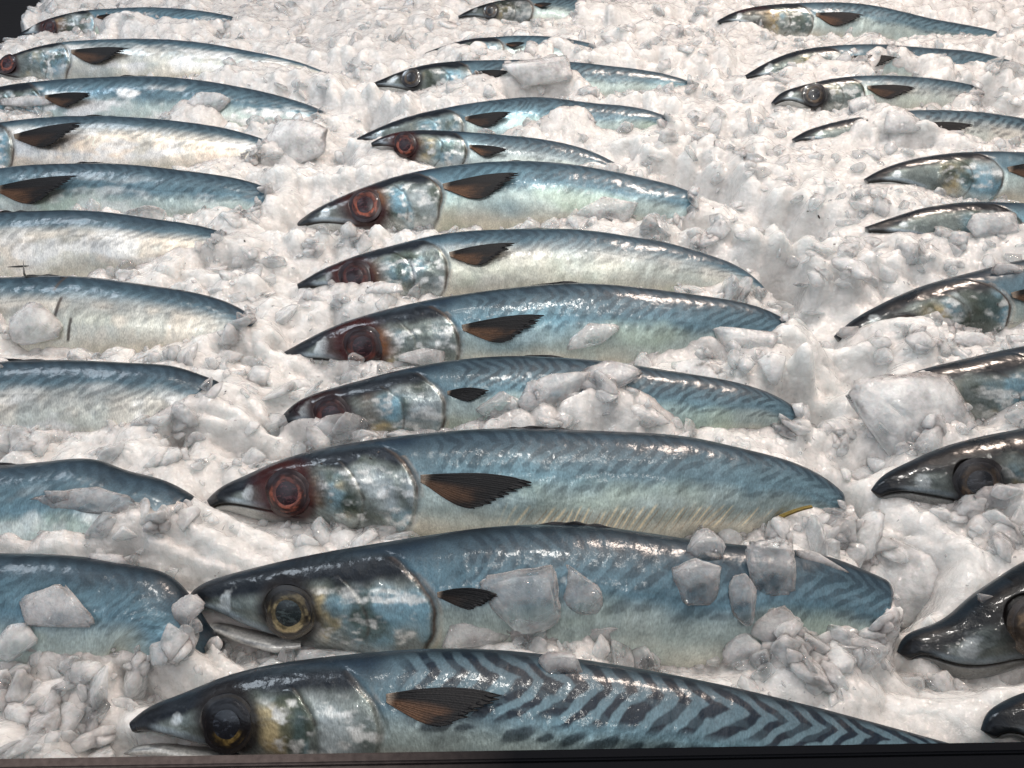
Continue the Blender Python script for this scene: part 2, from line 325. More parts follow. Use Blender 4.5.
    sn = sst(.05, .028, t + (v + .1) * -.012 + (na - .5) * .02); hc = lerp(hc, (.010, .012, .016), sn * .96)
    # pale bone in front of the eye and pale upper lip
    hc = lerp(hc, (.62, .68, .70), sst(1, .35, np.hypot((t - .058 - .02 * (v - .2)) / .013, (v - .25) / .42) + (nb - .5) * 1.6 + (na - .5) * 1.2) * .85)
    hc = lerp(hc, (.28, .34, .38), sst(0, .003 * L, dm) * sst(.014 * L, .007 * L, dm) * sst(.02, .04, t) * (1 - sst(.10, .13, t)) * .8)
    lj = sst(0, -.0015 * L, dm) * (1 - sst(.13, .17, t)); hc = lerp(hc, (.50, .50, .48), lj * .8)
    hc = lerp(hc, (.02, .018, .015), np.clip(mm * 1.2, 0, 1))
    hc = lerp(hc, (.42, .44, .42), sst(-.45, -.75, v) * sst(.12, .16, t) * .6)
    # radiating cheek striae
    an = np.arctan2(y - ey, x - ex); sr = .5 + .5 * np.sin(an * 46 + 6 * nb); hc *= (1 + .25 * (sr - .5) * ((de > er) * (t > .13) * (t < .25)))[..., None]
    # dark socket ring / blood
    ring = sst(1.55, 1.0, de / er + (na - .5) * .5) * (1. if head else 0.)
    hc = lerp(hc, (.012, .010, .010), ring * .95)
    if blood > 0:
        bm = .8 * sst(1.65, .85, np.hypot((x - ex + .006 * L) / (er * 1.35), (y - ey) / er) + (na - .5) * .9)
        hc = lerp(hc, (.040, .007, .006), bm * blood)
        hc = lerp(hc, (.34, .15, .06), blood * .35 * sst(.35, .65, na) * np.exp(-((t - .165) / .018) ** 2) * sst(.55, .3, np.abs(v)))
    hc *= (1 - .72 * dark)
    hc *= (1 + .7 * (nb[..., None] - .5))
    # plate edges
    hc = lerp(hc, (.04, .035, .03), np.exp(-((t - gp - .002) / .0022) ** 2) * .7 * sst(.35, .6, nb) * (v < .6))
    # nape: skin scales reach over the gill cover top
    hm = hm * sst(.98, .86, v + (t - .2) * 1.5 * (t > .14))
    col = lerp(col, (0, 0, 0), hm) + hc * hm[..., None]
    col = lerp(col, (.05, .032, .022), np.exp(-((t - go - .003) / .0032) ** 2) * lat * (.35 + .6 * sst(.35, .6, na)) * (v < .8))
    col = lerp(col, (.50, .34, .22), np.exp(-((t - go - .010) / .003) ** 2) * sst(.45, .6, na) * .25 * (np.abs(v) < .6))
    hmet = .25 + .35 * sst(.45, .65, fbm(x * 50, y * 50, seed + 70)); metal = metal * (1 - hm) + hm * hmet * sst(.75, .3, v) * (1 - ring) * (1 - sn)
    rough = rough * (1 - hm) + hm * (.22 + .2 * na)
    col = np.clip(col, .003, .95)
    # caps as triangles fan need own face sizes: write quads then tris through from_pydata-like arrays
    quads = F4; tris = np.vstack([c[:, :3] for c in cap])
    me = bpy.data.meshes.new('mackerel_body'); me.vertices.add(len(V)); me.vertices.foreach_set('co', V.astype(np.float32).ravel())
    li = np.r_[quads.ravel(), tris.ravel()].astype(np.int32); me.loops.add(len(li)); me.loops.foreach_set('vertex_index', li)
    nq, ntr = len(quads), len(tris); me.polygons.add(nq + ntr)
    me.polygons.foreach_set('loop_start', np.r_[np.arange(nq) * 4, nq * 4 + np.arange(ntr) * 3].astype(np.int32)); me.update(calc_edges=True)
    me.polygons.foreach_set('use_smooth', np.ones(nq + ntr, bool)); me.validate()
    pad = lambda A: np.vstack([A.reshape(-1, 3), A[0, 0], A[-1, 0]])
    attr(me, 'col', pad(col)); attr(me, 'props', pad(np.stack([np.clip(metal, 0, 1), np.clip(rough, .08, 1), hm], -1)))
    rest = me.attributes.new('rest', 'FLOAT_VECTOR', 'POINT'); rest.data.foreach_set('vector', pad(np.stack([x + seed, y, w * side], -1)).astype(np.float32).ravel())
    me.transform(Matrix.Translation([-c for c in base]))
    body = bpy.data.objects.new('body', me); COL.objects.link(body); me.materials.append(M_FISH); body.parent = root
    Tm = Matrix.Translation([-float(c) for c in base])
    def part(nm, V_, F_, mat, colr, parent=root, solid=0):
        m_ = mesh_np(nm, V_, F_); attr(m_, 'col', colr); m_.transform(Tm)
        o = bpy.data.objects.new(nm, m_); COL.objects.link(o); m_.materials.append(mat); o.parent = parent
        if solid:
            md = o.modifiers.new('thick', 'SOLIDIFY'); md.thickness = solid; md.offset = 0
        return o
    # surface frame at the eye
    def surf(t_, v_, off=0.): return sp.pt(np.atleast_1d(t_), np.atleast_1d(v_), 1, off)
    if head:
        c = surf(eye_t, eye_v)[0]; du = surf(eye_t + .03, eye_v)[0] - surf(eye_t - .03, eye_v)[0]; dv = surf(eye_t, eye_v + .5)[0] - surf(eye_t, eye_v - .5)[0]
        du /= np.linalg.norm(du); nn = np.cross(du, dv); nn /= np.linalg.norm(nn); 
        if nn @ sp.n < 0: nn = -nn
        dv = np.cross(nn, du)
        def lathe(r0, r1, hf, nr=14, na_=72, ring_only=False):
            rr = np.linspace(r0, r1, nr); aa = np.linspace(0, 2 * math.pi, na_, endpoint=False); R_, A_ = np.meshgrid(rr, aa, indexing='ij')
            hh = hf(R_)
            wob = 1 + .012 * np.sin(A_ * 3 + seed) + .012 * np.sin(A_ * 5 + 2 * seed)
            P_ = c + (R_ * wob * er * np.cos(A_))[..., None] * du + (R_ * wob * er * np.sin(A_))[..., None] * dv + (hh * er)[..., None] * nn
            return P_.reshape(-1, 3), grid_faces(nr, na_, True), R_, A_
        pal = {'dark': ((.010, .009, .010), (.07, .045, .025), (.006, .007, .009)), 'gold': ((.012, .010, .008), (.36, .29, .16), (.012, .017, .018)),
               'red': ((.014, .004, .004), (.30, .085, .05), (.016, .003, .004)), 'deepred': ((.014, .004, .004), (.095, .022, .014), (.014, .003, .004)),
               'darkgold': ((.010, .010, .012), (.22, .15, .05), (.008, .010, .014)), 'cloud': ((.02, .014, .010), (.20, .13, .07), (.10, .08, .07))}[eye]
        dome = lambda R_: .46 * np.sqrt(np.maximum(0, 1 - (R_ / 1.5) ** 2)) - .39
        Vv, Ff, R_, A_ = lathe(.001, .98, dome, 22)
        cc = np.zeros(R_.shape + (3,)) + np.array(pal[0]); cc = lerp(cc, np.array(pal[1]) * .5, np.clip(sst(.82, .9, R_) * sst(1.0, .92, R_) * .15 * (.5 + .5 * np.sin(A_ + seed)), 0, 1))
        eyeo = part('eye', Vv, Ff, M_EYE, cc)
        Vv, Ff, R_, A_ = lathe(.44, .80, lambda R_: dome(R_) + .006 + .012 * np.sin((R_ - .46) / .34 * math.pi), 12)
        ni = fbm(R_ * 9 + 5, A_ * 3, seed + 80); cc = np.zeros(R_.shape + (3,)) + np.array(pal[1]); cc = lerp(cc, np.array(pal[1]) * .35, sst(.4, .65, ni)); cc = lerp(cc, np.array(pal[0]), sst(.58, .76, R_ + (ni - .5) * .35) * .95); cc = lerp(cc, np.array(pal[0]), sst(.50, .45, R_) * .8); cc = lerp(cc, np.array(pal[0]), .6 * sst(-.2, .9, np.sin(A_ + .4)))
        if eye == 'darkgold': cc = lerp(cc, np.array((.008, .008, .010)), sst(-.75, -.35, np.sin(A_)))
        part('iris', Vv, Ff, M_IRIS, cc, eyeo)
        Vv, Ff, R_, A_ = lathe(.001, .475, lambda R_: dome(R_) + .008 + .015 * np.cos(np.minimum(1, R_ / .47) * math.pi / 2), 12)
        cc = np.zeros(R_.shape + (3,)) + np.array(pal[2]); ng = fbm(R_ * np.cos(A_) * 6, R_ * np.sin(A_) * 14, seed + 81); cc = lerp(cc, np.array(pal[2]) * 3 + .01, sst(.55, .7, ng))
        part('pupil', Vv, Ff, M_EYE, cc, eyeo)
    if jaw > 0:   # separate lower jaw, hinged under the eye
        nu, nw = 60, 28; U = np.linspace(0, 1, nu); A2 = np.linspace(-math.pi / 2, math.pi / 2 + math.pi, nw, endpoint=False)
        Uu, Aa = np.meshgrid(U, A2, indexing='ij'); tj = Uu * .135
        Cj, Tj, Nj = sp.frame(tj[:, 0]); ang = jaw * (1 - U); 
        mvt = -.10 - .62 * sst(0., .125, tj[:, 0]); cy = mvt * smooth_prof(tj[:, 0], HV) * L
        rh = L * np.interp(U, [0, .05, .2, .5, .8, 1], [.001, .0045, .0075, .0095, .010, .006]); rw = L * np.interp(U, [0, .05, .2, .5, .8, 1], [.002, .006, .011, .019, .026, .024])
        hz = (1 - U) * .135 * L * math.tan(jaw)
        cyj = cy - rh * .85 - hz
        Q = Cj + Nj * cyj[:, None] - Tj * ((.004 + .020 * (1 - U)) * L)[:, None]
        q = Q[:, None] + Nj[:, None] * (rh[:, None] * np.sin(Aa))[..., None]
        Pj = sp.P0 + q[..., :1] * sp.a + q[..., 1:] * sp.b + (rw[:, None] * np.cos(Aa))[..., None] * sp.n
        nj = fbm(tj * L * 90, np.sin(Aa) * 1.5, seed + 90); cc = np.zeros(nj.shape + (3,)) + np.array([.60, .59, .56]); cc = lerp(cc, (.16, .17, .18), sst(.45, .7, nj)); cc = lerp(cc, (.05, .04, .035), sst(.75, .98, np.sin(Aa))); cc = lerp(cc, (.10, .085, .08), sst(.12, .0, Uu) * .8)
        part('lower_jaw', Pj.reshape(-1, 3), grid_faces(nu, nw, True), M_JAW, cc * (1 - .3 * dark))
    if pec > 0:
        nr, nq = 50, 46; R1 = np.linspace(0, 1, nr); Q1 = np.linspace(0, 1, nq); r, qd = np.meshgrid(R1, Q1, indexing='ij')
        t0 = .292; ln = .135 * pec * (1 - .50 * qd ** 1.3) * (1 + .035 * np.sin(qd * 57) * (r > .9)); jag = 1 - .10 * vnoise(qd * 16, qd * 0 + seed, seed + 2) * sst(.8, 1, r)
        spread = (.010 + .027 * np.sin(np.minimum(1, r * 1.05) * math.pi * .62)) * pec
        ang = math.radians(pec_ang)
        dxl = r * ln * jag; dyl = -qd * spread - r * .004 + .007 * np.sin(r * math.pi * .9) * (1 - .5 * qd)
        dx = dxl * math.cos(ang) - dyl * math.sin(ang); dy = dxl * math.sin(ang) + dyl * math.cos(ang)
        tt_ = t0 + dx; Hh = np.where(True, smooth_prof(tt_, HV), 0); v_ = pecv + .10 + dy / .085
        lift = (.0022 + .011 * r ** 1.5 * (1 - .4 * qd)) * L + L * .0004 * np.sin(qd * 34 * math.pi)
        Pp = sp.pt(tt_.ravel(), np.clip(v_.ravel(), -.95, .95), 1).reshape(nr, nq, 3) + lift[..., None] * sp.n
        rayc = .5 + .5 * np.sin(qd * 34 * math.pi); cc = np.zeros(r.shape + (3,)) + np.array([.012, .012, .013])
        cc = lerp(cc, (.26, .13, .065), pec_brown * .45 * sst(.35, .75, qd) * sst(.85, .35, r + (fbm(r * 6, qd * 5, seed + 95) - .5) * .6)); cc = lerp(cc, (.55, .45, .36), sst(.12, 0, r) * .5); cc = cc * (.65 + .6 * rayc[..., None]) * (.75 + .5 * fbm(r * 8, qd * 22, seed + 97, 3))[..., None]
        part('pectoral_fin', Pp.reshape(-1, 3), grid_faces(nr, nq), M_FIN, cc, solid=.0004)
    if dfin:
        nu, nw = 40, 7; U, Wd = np.meshgrid(np.linspace(0, 1, nu), np.linspace(0, 1, nw), indexing='ij'); td = .33 + .15 * U
        Cd, Td, Nd = sp.frame(td[:, 0]); hgt = smooth_prof(td, HD) * L - .0015 + Wd * L * .0075 * np.sin(U * math.pi * .93) ** .6 * (.7 + .5 * vnoise(U * 12, U * 0, seed)) * sst(0, .7, U) 
        q = Cd[:, None] + Nd[:, None] * hgt[..., None] + Td[:, None] * (Wd * L * .018)[..., None]
        Pd = sp.P0 + q[..., :1] * sp.a + q[..., 1:] * sp.b + (np.sin(U * 23) * .0004)[..., None] * sp.n
        cc = np.zeros(U.shape + (3,)) + np.array([.02, .02, .022]); cc = cc * (.6 + .8 * (.5 + .5 * np.sin(U * 75)))[..., None]
        part('dorsal_fin', Pd.reshape(-1, 3), grid_faces(nu, nw), M_FIN, cc, solid=.0004)
    if anal:
        ta, va, la, aa = anal; nu, nw = 24, 8; U, Wd = np.meshgrid(np.linspace(0, 1, nu), np.linspace(-1, 1, nw), indexing='ij'); a_ = math.radians(aa)
        dx = U * la * math.cos(a_) - Wd * .0035 * math.sin(a_) * (1.2 - .5 * U); dy = U * la * math.sin(a_) + Wd * .0035 * math.cos(a_) * (1.2 - .5 * U)
        Pp = sp.pt((ta + dx).ravel(), np.clip((va + dy / .08).ravel(), -.96, .96), 1).reshape(nu, nw, 3) + (.0012 + .004 * U + .0012 * (1 - Wd ** 2))[..., None] * sp.n
        cc = np.zeros(U.shape + (3,)) + np.array([.16, .115, .03]); cc = cc * (.55 + .9 * (.5 + .5 * np.sin(Wd * 14)))[..., None]
        part('anal_fin', Pp.reshape(-1, 3), grid_faces(nu, nw), M_FIN, cc, solid=.0008)
    FISH.append(dict(sp=sp, jaw=jaw, cover=cover, vis=vis, key=key)); return root
GC = 'mackerel laid in the middle row on the ice'; GL = 'mackerel laid in the left row on the ice'; GR = 'mackerel laid in the right row on the ice'
# cover: list of (image x, fraction of the flank height left bare, measured from the back; <0 = wholly under the ice)

W_ = math.pi
# ---- middle row, nearest first
make_fish('C1', [(130,722),(143,710),(173,697),(217,679),(264,666),(334,656),(400,650),(500,650),(600,662),(700,680),(800,703),(880,724),(960,746)], .345,
  'nearest mackerel at the front rim, with bold dark chevron stripes', GC, e=42, res=1.0, seed=1, stripes=1.00, bars=1., eye='darkgold', eye_t=.114, eye_v=-.02, eye_s=.95, pec=.92, pec_ang=4, pec_brown=.7, pecv=.36, jaw=.05,
  cover=[(120,-.95),(480,-.9),(515,-.45),(600,-.25),(690,-.35),(730,-.7),(960,-.9)], gold=0, blue=.3, dark=.12, dfin=False)
make_fish('C2', [(184,606),(190,592),(205,582),(237,572),(305,556),(373,544),(450,532),(502,526),(605,527),(690,539),(774,548),(831,557),(858,567),(895,584),(935,610)], .365,
  'dark backed mackerel with golden ringed eye, open mouth and clear ice on its belly', GC, e=45, res=1., seed=2, stripes=0.49, eye='gold', eye_t=.130, eye_v=-.08, eye_s=.92, pec=.5, pec_brown=.1, jaw=.06,
  cover=[(180,-.95),(440,-.85),(470,-.35),(600,-.25),(640,-.6),(720,-.5),(780,-.1),(800,-.35),(850,-.3),(866,-.1),(873,1.3),(1000,1.4)], dark=.25, blue=1., hi=.2, anal=(.66,-.52,.03,-20))
make_fish('C3', [(207,500),(216,490),(237,479),(278,461),(339,445),(400,436),(450,431),(520,428),(605,431),(690,437),(749,450),(790,461),(824,477),(850,500),(870,530)], .350,
  'plump mackerel with red ringed eye and brassy rib marks along its lower flank', GC, e=45, res=1., seed=3, stripes=0.45, eye='red', eye_t=.112, eye_v=-.04, eye_s=.95, pec=1.08, pec_brown=.55, pec_ang=-2, blood=1., gold=1.,
  cover=[(200,-.98),(330,-.8),(500,-.9),(720,-.85),(780,-.6),(808,-.45),(822,-.1),(827,1.3),(950,1.4)], anal=(.77,-.50,.052,38), blue=.2)
make_fish('C4', [(276,424),(290,407),(337,387),(388,373),(456,360),(520,356),(568,358),(620,363),(671,371),(739,383),(787,402),(815,425),(840,450)], .315,
  'middle row mackerel half buried, with ice over its eye and heaped across its middle', GC, e=45, res=.7, seed=4, stripes=0.58, eye='deepred', eye_t=.10, eye_v=-.1, blood=.5, pec=.5, pec_brown=0, dark=.25,
  cover=[(270,.1),(300,.1),(330,-.25),(380,-.65),(450,-.55),(500,-.1),(550,.1),(590,.7),(650,.3),(690,-.5),(760,-.4),(783,-.2),(788,1.3),(900,1.4)], blue=.5)
make_fish('C5', [(284,352),(300,343),(337,325),(388,309),(439,298),(508,288),(568,283),(637,287),(705,296),(756,306),(778,315),(800,332),(820,360)], .350,
  'middle row mackerel fifth from the front, deep red eye and black snout tip', GC, e=45, res=.7, seed=5, stripes=0.47, eye='deepred', eye_t=.128, eye_v=-.08, eye_s=1.02, blood=1., pec=.98, pec_brown=.75, pec_ang=4,
  cover=[(280,-.1),(340,-.4),(400,-.7),(520,-.85),(600,-.8),(640,-.4),(700,-.25),(750,-.2),(768,.0),(773,1.3),(900,1.4)], blue=.6)
make_fish('C6', [(297,284),(320,271),(354,257),(405,243),(439,235),(500,230),(560,229),(600,232),(637,238),(671,244),(705,254),(739,267),(762,285),(780,310)], .345,
  'middle row mackerel sixth from the front, bloodied eye half hidden by ice', GC, e=45, res=.6, seed=6, stripes=0.36, eye='deepred', eye_t=.108, eye_v=-.1, blood=1., pec=.95, pec_brown=.8, pec_ang=8,
  cover=[(290,.1),(320,-.2),(370,-.3),(400,-.8),(520,-.8),(620,-.75),(700,-.6),(745,-.4),(755,0),(759,1.3),(900,1.4)], warm=.5, blue=.8)
make_fish('C7', [(296,223),(312,212),(340,198),(391,179),(443,168),(511,162),(562,164),(631,176),(682,189),(710,202),(740,222)], .345,
  'middle row mackerel seventh from the front, red eye and pale streaked cheek', GC, e=45, res=.6, seed=7, stripes=0.40, eye='red', eye_t=.135, eye_v=-.02, blood=.8, pec=1.15, pec_brown=.8, pec_ang=6,
  cover=[(290,-.5),(330,-.8),(430,-.85),(540,-.7),(600,-.3),(650,-.35),(678,-.3),(683,.1),(686,1.3),(900,1.4)], blue=.8)
make_fish('C8', [(371,143),(388,135),(410,131),(460,132),(511,136),(562,143),(597,154),(630,172)], .27,
  'short mackerel with large brown red eye pressed under the belly of the fish behind it', GC, e=45, res=.45, seed=8, stripes=0.43, eye='red', eye_t=.10, eye_v=-.2, eye_s=1.08, blood=1., pec=.8, pec_brown=.8,
  cover=[(360,-.8),(420,-.9),(470,-.8),(500,-.4),(560,-.1),(600,.4),(610,1.3),(700,1.4)], warm=.2, blue=.5)
make_fish('C9', [(357,138),(391,123),(443,109),(511,99),(545,98),(586,103),(631,107),(662,115),(690,128)], .31,
  'mackerel directly behind the short brown eyed one, its own eye out of sight', GC, e=45, res=.45, seed=9, stripes=0.47, head=False, pec=.95, pec_brown=.3,
  cover=[(350,-.2),(420,-.5),(500,-.4),(540,.0),(560,.6),(585,.5),(600,-.2),(650,-.4),(661,0),(664,1.3),(800,1.4)], dark=.2, blue=.7)
make_fish('C10', [(371,84),(408,70),(460,62),(511,61),(562,62),(614,67),(658,73),(690,82),(715,95)], .33,
  'mackerel near the back with pale pointed snout and ice heaped over its middle', GC, e=45, res=.4, seed=10, stripes=0.54, eye='dark', eye_t=.11, eye_s=.85, pec=.7,
  cover=[(365,-.8),(420,-.6),(470,.1),(500,.3),(513,1.3),(555,1.3),(575,.3),(600,-.5),(640,-.4),(680,.1),(690,1.3),(800,1.4)], dark=.35)
make_fish('C11', [(425,53),(460,42),(494,38),(545,37),(586,43),(620,52),(650,64)], .27,
  'thin strip of mackerel back behind the pale snouted one, almost under ice', GC, e=45, res=.35, seed=12, stripes=0.43, head=False, pec=.5,
  cover=[(420,.4),(470,.2),(500,-.2),(540,.0),(546,1.3),(562,1.3),(570,.6),(586,.4),(592,1.3),(700,1.4)], dark=.2, dfin=False)
make_fish('C12', [(458,16),(476,8),(494,3),(545,-1),(576,1),(620,8),(660,20)], .29,
  'very dark mackerel at the top edge of the middle row with black scaly head', GC, e=45, res=.4, seed=13, stripes=0.58, eye='dark', eye_v=-.1, eye_s=.8, pec=.5,
  cover=[(450,-.7),(520,-.7),(560,-.5),(572,0),(577,1.3),(700,1.4)], dark=.75, dfin=False)
# ---- left row: heads out of frame on the left, nearest first
make_fish('L1', [(-420,640),(-400,620),(-330,588),(-240,565),(-120,553),(0,553),(85,557),(137,566),(165,573),(182,586),(200,612)], .345,
  'nearest mackerel of the left row, deep blue tail disappearing under ice', GL, e=45, res=.8, seed=21, stripes=0.36, pec=1, 
  cover=[(-430,-.6),(0,-.55),(60,-.5),(100,-.3),(150,-.3),(162,-.2),(168,.0),(171,1.3),(300,1.4)], blue=1., dark=.12)
make_fish('L2', [(-370,545),(-350,525),(-290,498),(-200,478),(-100,468),(0,465),(51,461),(103,461),(120,468),(164,480),(200,500)], .33,
  'mackerel second from the front in the left row, faded flank mostly veiled by ice', GL, e=45, res=.7, seed=22, stripes=0.32,
  cover=[(-380,-.5),(0,-.3),(60,-.25),(110,-.1),(135,.5),(160,.6),(168,1.3),(300,1.4)], silver=.4, blue=.5)
make_fish('L3', [(-290,430),(-260,408),(-180,380),(-90,365),(0,361),(68,360),(137,363),(178,367),(202,375),(240,392),(270,415)], .33,
  'left row mackerel with pinkish silver flank and an ice shard at its tail', GL, e=45, res=.7, seed=23, stripes=0.40,
  cover=[(-300,-.5),(10,1.2),(18,-.3),(100,-.35),(160,-.2),(185,.2),(198,.7),(204,1.3),(300,1.4)], silver=.8, warm=.7, blue=.6)
make_fish('L4', [(-235,345),(-210,325),(-150,300),(-70,283),(3,278),(51,276),(103,279),(154,286),(205,295),(236,306),(265,325)], .335,
  'mackerel of the left row with three short dark slash marks down its side', GL, e=45, res=.7, seed=24, stripes=0.30, slashes=True,
  cover=[(-240,-.5),(-5,1.2),(5,.2),(40,-.6),(120,-.6),(190,-.5),(225,-.3),(236,.2),(240,1.3),(400,1.4)], warm=.8, blue=.7)
make_fish('L5', [(-245,270),(-225,250),(-170,228),(-80,216),(0,213),(103,212),(154,219),(190,224),(219,231),(250,245)], .35,
  'mackerel of the left row with cream and silver flank, just behind the slashed one', GL, e=45, res=.6, seed=25, stripes=0.36,
  cover=[(-240,-.5),(0,-.65),(100,-.6),(170,-.3),(200,.0),(214,.6),(220,1.3),(400,1.4)], warm=1., silver=.7, blue=.4)
make_fish('L6', [(-120,232),(-105,212),(-60,186),(0,169),(68,164),(120,164),(188,171),(239,179),(263,186),(290,198)], .335,
  'left row mackerel with broad dark side fin at frame edge and spots by its tail', GL, e=45, res=.6, seed=26, stripes=0.43, pec=1.25, pec_brown=.7, pec_ang=8,
  cover=[(-130,-.6),(60,-.6),(100,-.3),(180,-.4),(240,-.3),(258,-.3),(266,1.3),(400,1.4)], silver=.4, blue=.6)
make_fish('L7', [(-100,166),(-85,152),(-50,136),(0,124),(68,117),(137,118),(205,125),(260,138),(290,150)], .34,
  'palest mackerel of the left row, cream flank with slanting grooves near the tail', GL, e=45, res=.6, seed=27, stripes=0.35, pec=1.2, pec_brown=.3, pec_ang=10,
  cover=[(-130,-.6),(60,-.7),(200,-.6),(245,-.3),(258,.5),(264,1.3),(400,1.4)], warm=1.4, silver=.8, blue=.1)
make_fish('L8', [(-75,115),(-60,104),(-30,94),(0,88),(34,83),(103,78),(171,78),(239,87),(290,99),(321,110),(345,122)], .38,
  'long left row mackerel with bright white glints on its flank', GL, e=45, res=.5, seed=28, stripes=0.40, pec=.8, 
  cover=[(-100,-.2),(60,-.2),(85,-.7),(160,-.5),(190,.1),(232,.2),(240,-.5),(280,-.3),(312,.1),(323,1.3),(400,1.4)], silver=1., blue=.5)
make_fish('L9', [(-22,78),(-12,68),(5,60),(34,50),(85,42),(137,40),(205,44),(256,53),(315,68),(340,80)], .335,
  'mackerel of the left row with brown cheek and pink ringed eye at the frame edge', GL, e=45, res=.5, seed=29, stripes=0.36, eye='red', eye_t=.10, eye_s=.85, blood=.4, pec=1.2, pec_brown=.5,
  cover=[(-20,-.9),(100,-.7),(220,-.5),(260,.3),(300,.5),(330,.9),(336,1.3),(400,1.4)], warm=.6, silver=.8)
make_fish('L10', [(18,36),(40,24),(62,17),(82,13),(113,10),(160,9),(222,15),(260,24)], .30,
  'farthest left row mackerel, only a reddish cheek and thin strip of back bare', GL, e=45, res=.35, seed=30, stripes=0.43, eye='deepred', eye_t=.12, eye_s=.8, eye_v=-.1, blood=1., pec=.5,
  cover=[(10,-.4),(70,-.5),(84,-.4),(90,1.3),(105,1.3),(115,.3),(140,.4),(180,.2),(225,.4),(232,1.3),(400,1.4)], silver=.5, dfin=False)
# ---- right row: tails out of frame on the right, nearest first
make_fish('R1', [(981,730),(986,716),(1000,704),(1022,694),(1060,684),(1120,672),(1200,665),(1300,670),(1400,690)], .35,
  'blunt black snout poking in at the lower right corner above the dark rim', GR, e=45, res=.5, seed=41, stripes=0.50, dark=.8, cover=[(975,-.9),(1500,-.9)], z0=.012)
make_fish('R2', [(897,652),(903,638),(920,629),(947,618),(968,600),(1000,578),(1024,563),(1060,548),(1120,535),(1220,530),(1320,540),(1440,570)], .38,
  'dark mackerel at the right edge with cloudy brown eye and pale lower jaw', GR, e=45, res=.9, seed=42, stripes=0.50, dark=.85, eye='cloud', eye_t=.132, eye_v=.0, eye_s=1.1,
  cover=[(890,-.95),(1000,-.9),(1500,-.9)])
make_fish('R3', [(871,490),(880,478),(900,466),(935,450),(983,436),(1024,428),(1100,415),(1200,412),(1300,425),(1380,450)], .35,
  'black headed mackerel at the right edge under the big cloudy slab of ice', GR, e=45, res=.7, seed=43, stripes=0.50, dark=.8, eye='dark', eye_t=.125, eye_v=-.1,
  cover=[(860,-.8),(960,-.7),(975,-.2),(1024,-.2),(1500,-.9)])
make_fish('R4', [(862,402),(880,388),(905,375),(938,365),(972,357),(1024,346),(1090,338),(1180,338),(1280,352),(1350,372)], .335,
  'mackerel at the right edge showing only a blue green cheek behind the big cloudy slab', GR, e=45, res=.6, seed=44, stripes=0.43, dark=.5, head=False,
  cover=[(850,1.2),(930,.9),(940,-.6),(960,-.8),(985,-.5),(1024,-.1),(1500,-.9)], blue=1.)
make_fish('R5', [(834,336),(850,322),(873,308),(922,286),(972,272),(1021,260),(1070,255),(1150,257),(1240,275),(1300,300)], .34,
  'mackerel at the right edge with broad blue gill cover and black back', GR, e=45, res=.6, seed=45, stripes=0.50, dark=.5, eye='cloud', eye_t=.10, eye_v=-.3, eye_s=.8, pec=1.0, pec_brown=.5,
  cover=[(830,.3),(870,.2),(900,-.3),(930,-.6),(990,-.5),(1060,-.4),(1500,-.9)], blue=.9)
make_fish('R6', [(865,227),(885,220),(913,211),(964,203),(1023,204),(1080,207),(1140,218),(1200,235)], .335,
  'mackerel of the right row with its black side fin partly under a round ice lump', GR, e=45, res=.5, seed=46, stripes=0.58, dark=.3, head=False, pec=1.0, pec_brown=.1,
  cover=[(860,-.1),(900,-.3),(950,-.3),(1024,.0),(1300,-.5)], blue=.7)
make_fish('R7', [(864,179),(880,170),(896,164),(920,158),(947,154),(1023,153),(1080,158),(1140,168),(1190,182)], .33,
  'mackerel of the right row with dusky fan shaped side fin raised above a pale flank', GR, e=45, res=.5, seed=47, stripes=0.36, dark=.2, head=False, pec=1.1, pec_ang=14, pec_brown=.5,
  cover=[(860,.0),(890,-.4),(940,-.8),(1024,-.7),(1300,-.5)], blue=.6)
make_fish('R8', [(792,139),(806,131),(821,126),(845,120),(879,114),(947,111),(1023,119),(1060,127),(1100,140)], .32,
  'mackerel of the right row with bright golden cheek tip and ice heaped behind its head', GR, e=45, res=.45, seed=48, stripes=0.65, dark=.1, head=False, warm=.6,
  cover=[(785,-.2),(840,-.1),(848,1.2),(880,1.2),(915,1.2),(920,.1),(980,-.2),(1023,-.3),(1300,-.3)])
make_fish('R9', [(771,103),(778,95),(794,88),(828,80),(879,76),(930,79),(968,85),(1000,94),(1040,108)], .28,
  'right row mackerel with big black eye and one small ice lump on its gill', GR, e=45, res=.45, seed=49, stripes=0.43, dark=.15, eye='dark', eye_t=.125, eye_v=-.05, eye_s=1.12, pec=1.1, pec_brown=.5, warm=.3,
  cover=[(765,-.95),(850,-.8),(900,-.6),(930,-.1),(960,.4),(972,1.3),(1300,1.4)])
make_fish('R10', [(744,76),(766,63),(794,52),(828,47),(862,45),(930,49),(982,54),(1023,66),(1060,80)], .33,
  'narrow strip of right row mackerel broken up by ice, second from the top', GR, e=45, res=.4, seed=50, stripes=0.50, dark=.3, head=False,
  cover=[(740,.0),(785,-.1),(800,.2),(862,.3),(868,1.3),(900,1.3),(906,.2),(930,.3),(940,.3),(1023,.3),(1300,.3)], dfin=False)
make_fish('R11', [(717,21),(730,14),(742,10),(794,4),(862,5),(930,19),(999,32),(1030,42),(1060,58)], .345,
  'farthest mackerel of the right row with orange patch by its eye and black side fin', GR, e=45, res=.45, seed=51, stripes=0.50, dark=.15, head=False, pec=1.1, pec_brown=.6, blood=.5,
  cover=[(710,-.3),(750,-.2),(770,-.8),(840,-.8),(880,-.7),(900,-.2),(960,.0),(1000,.0),(1200,.2)])
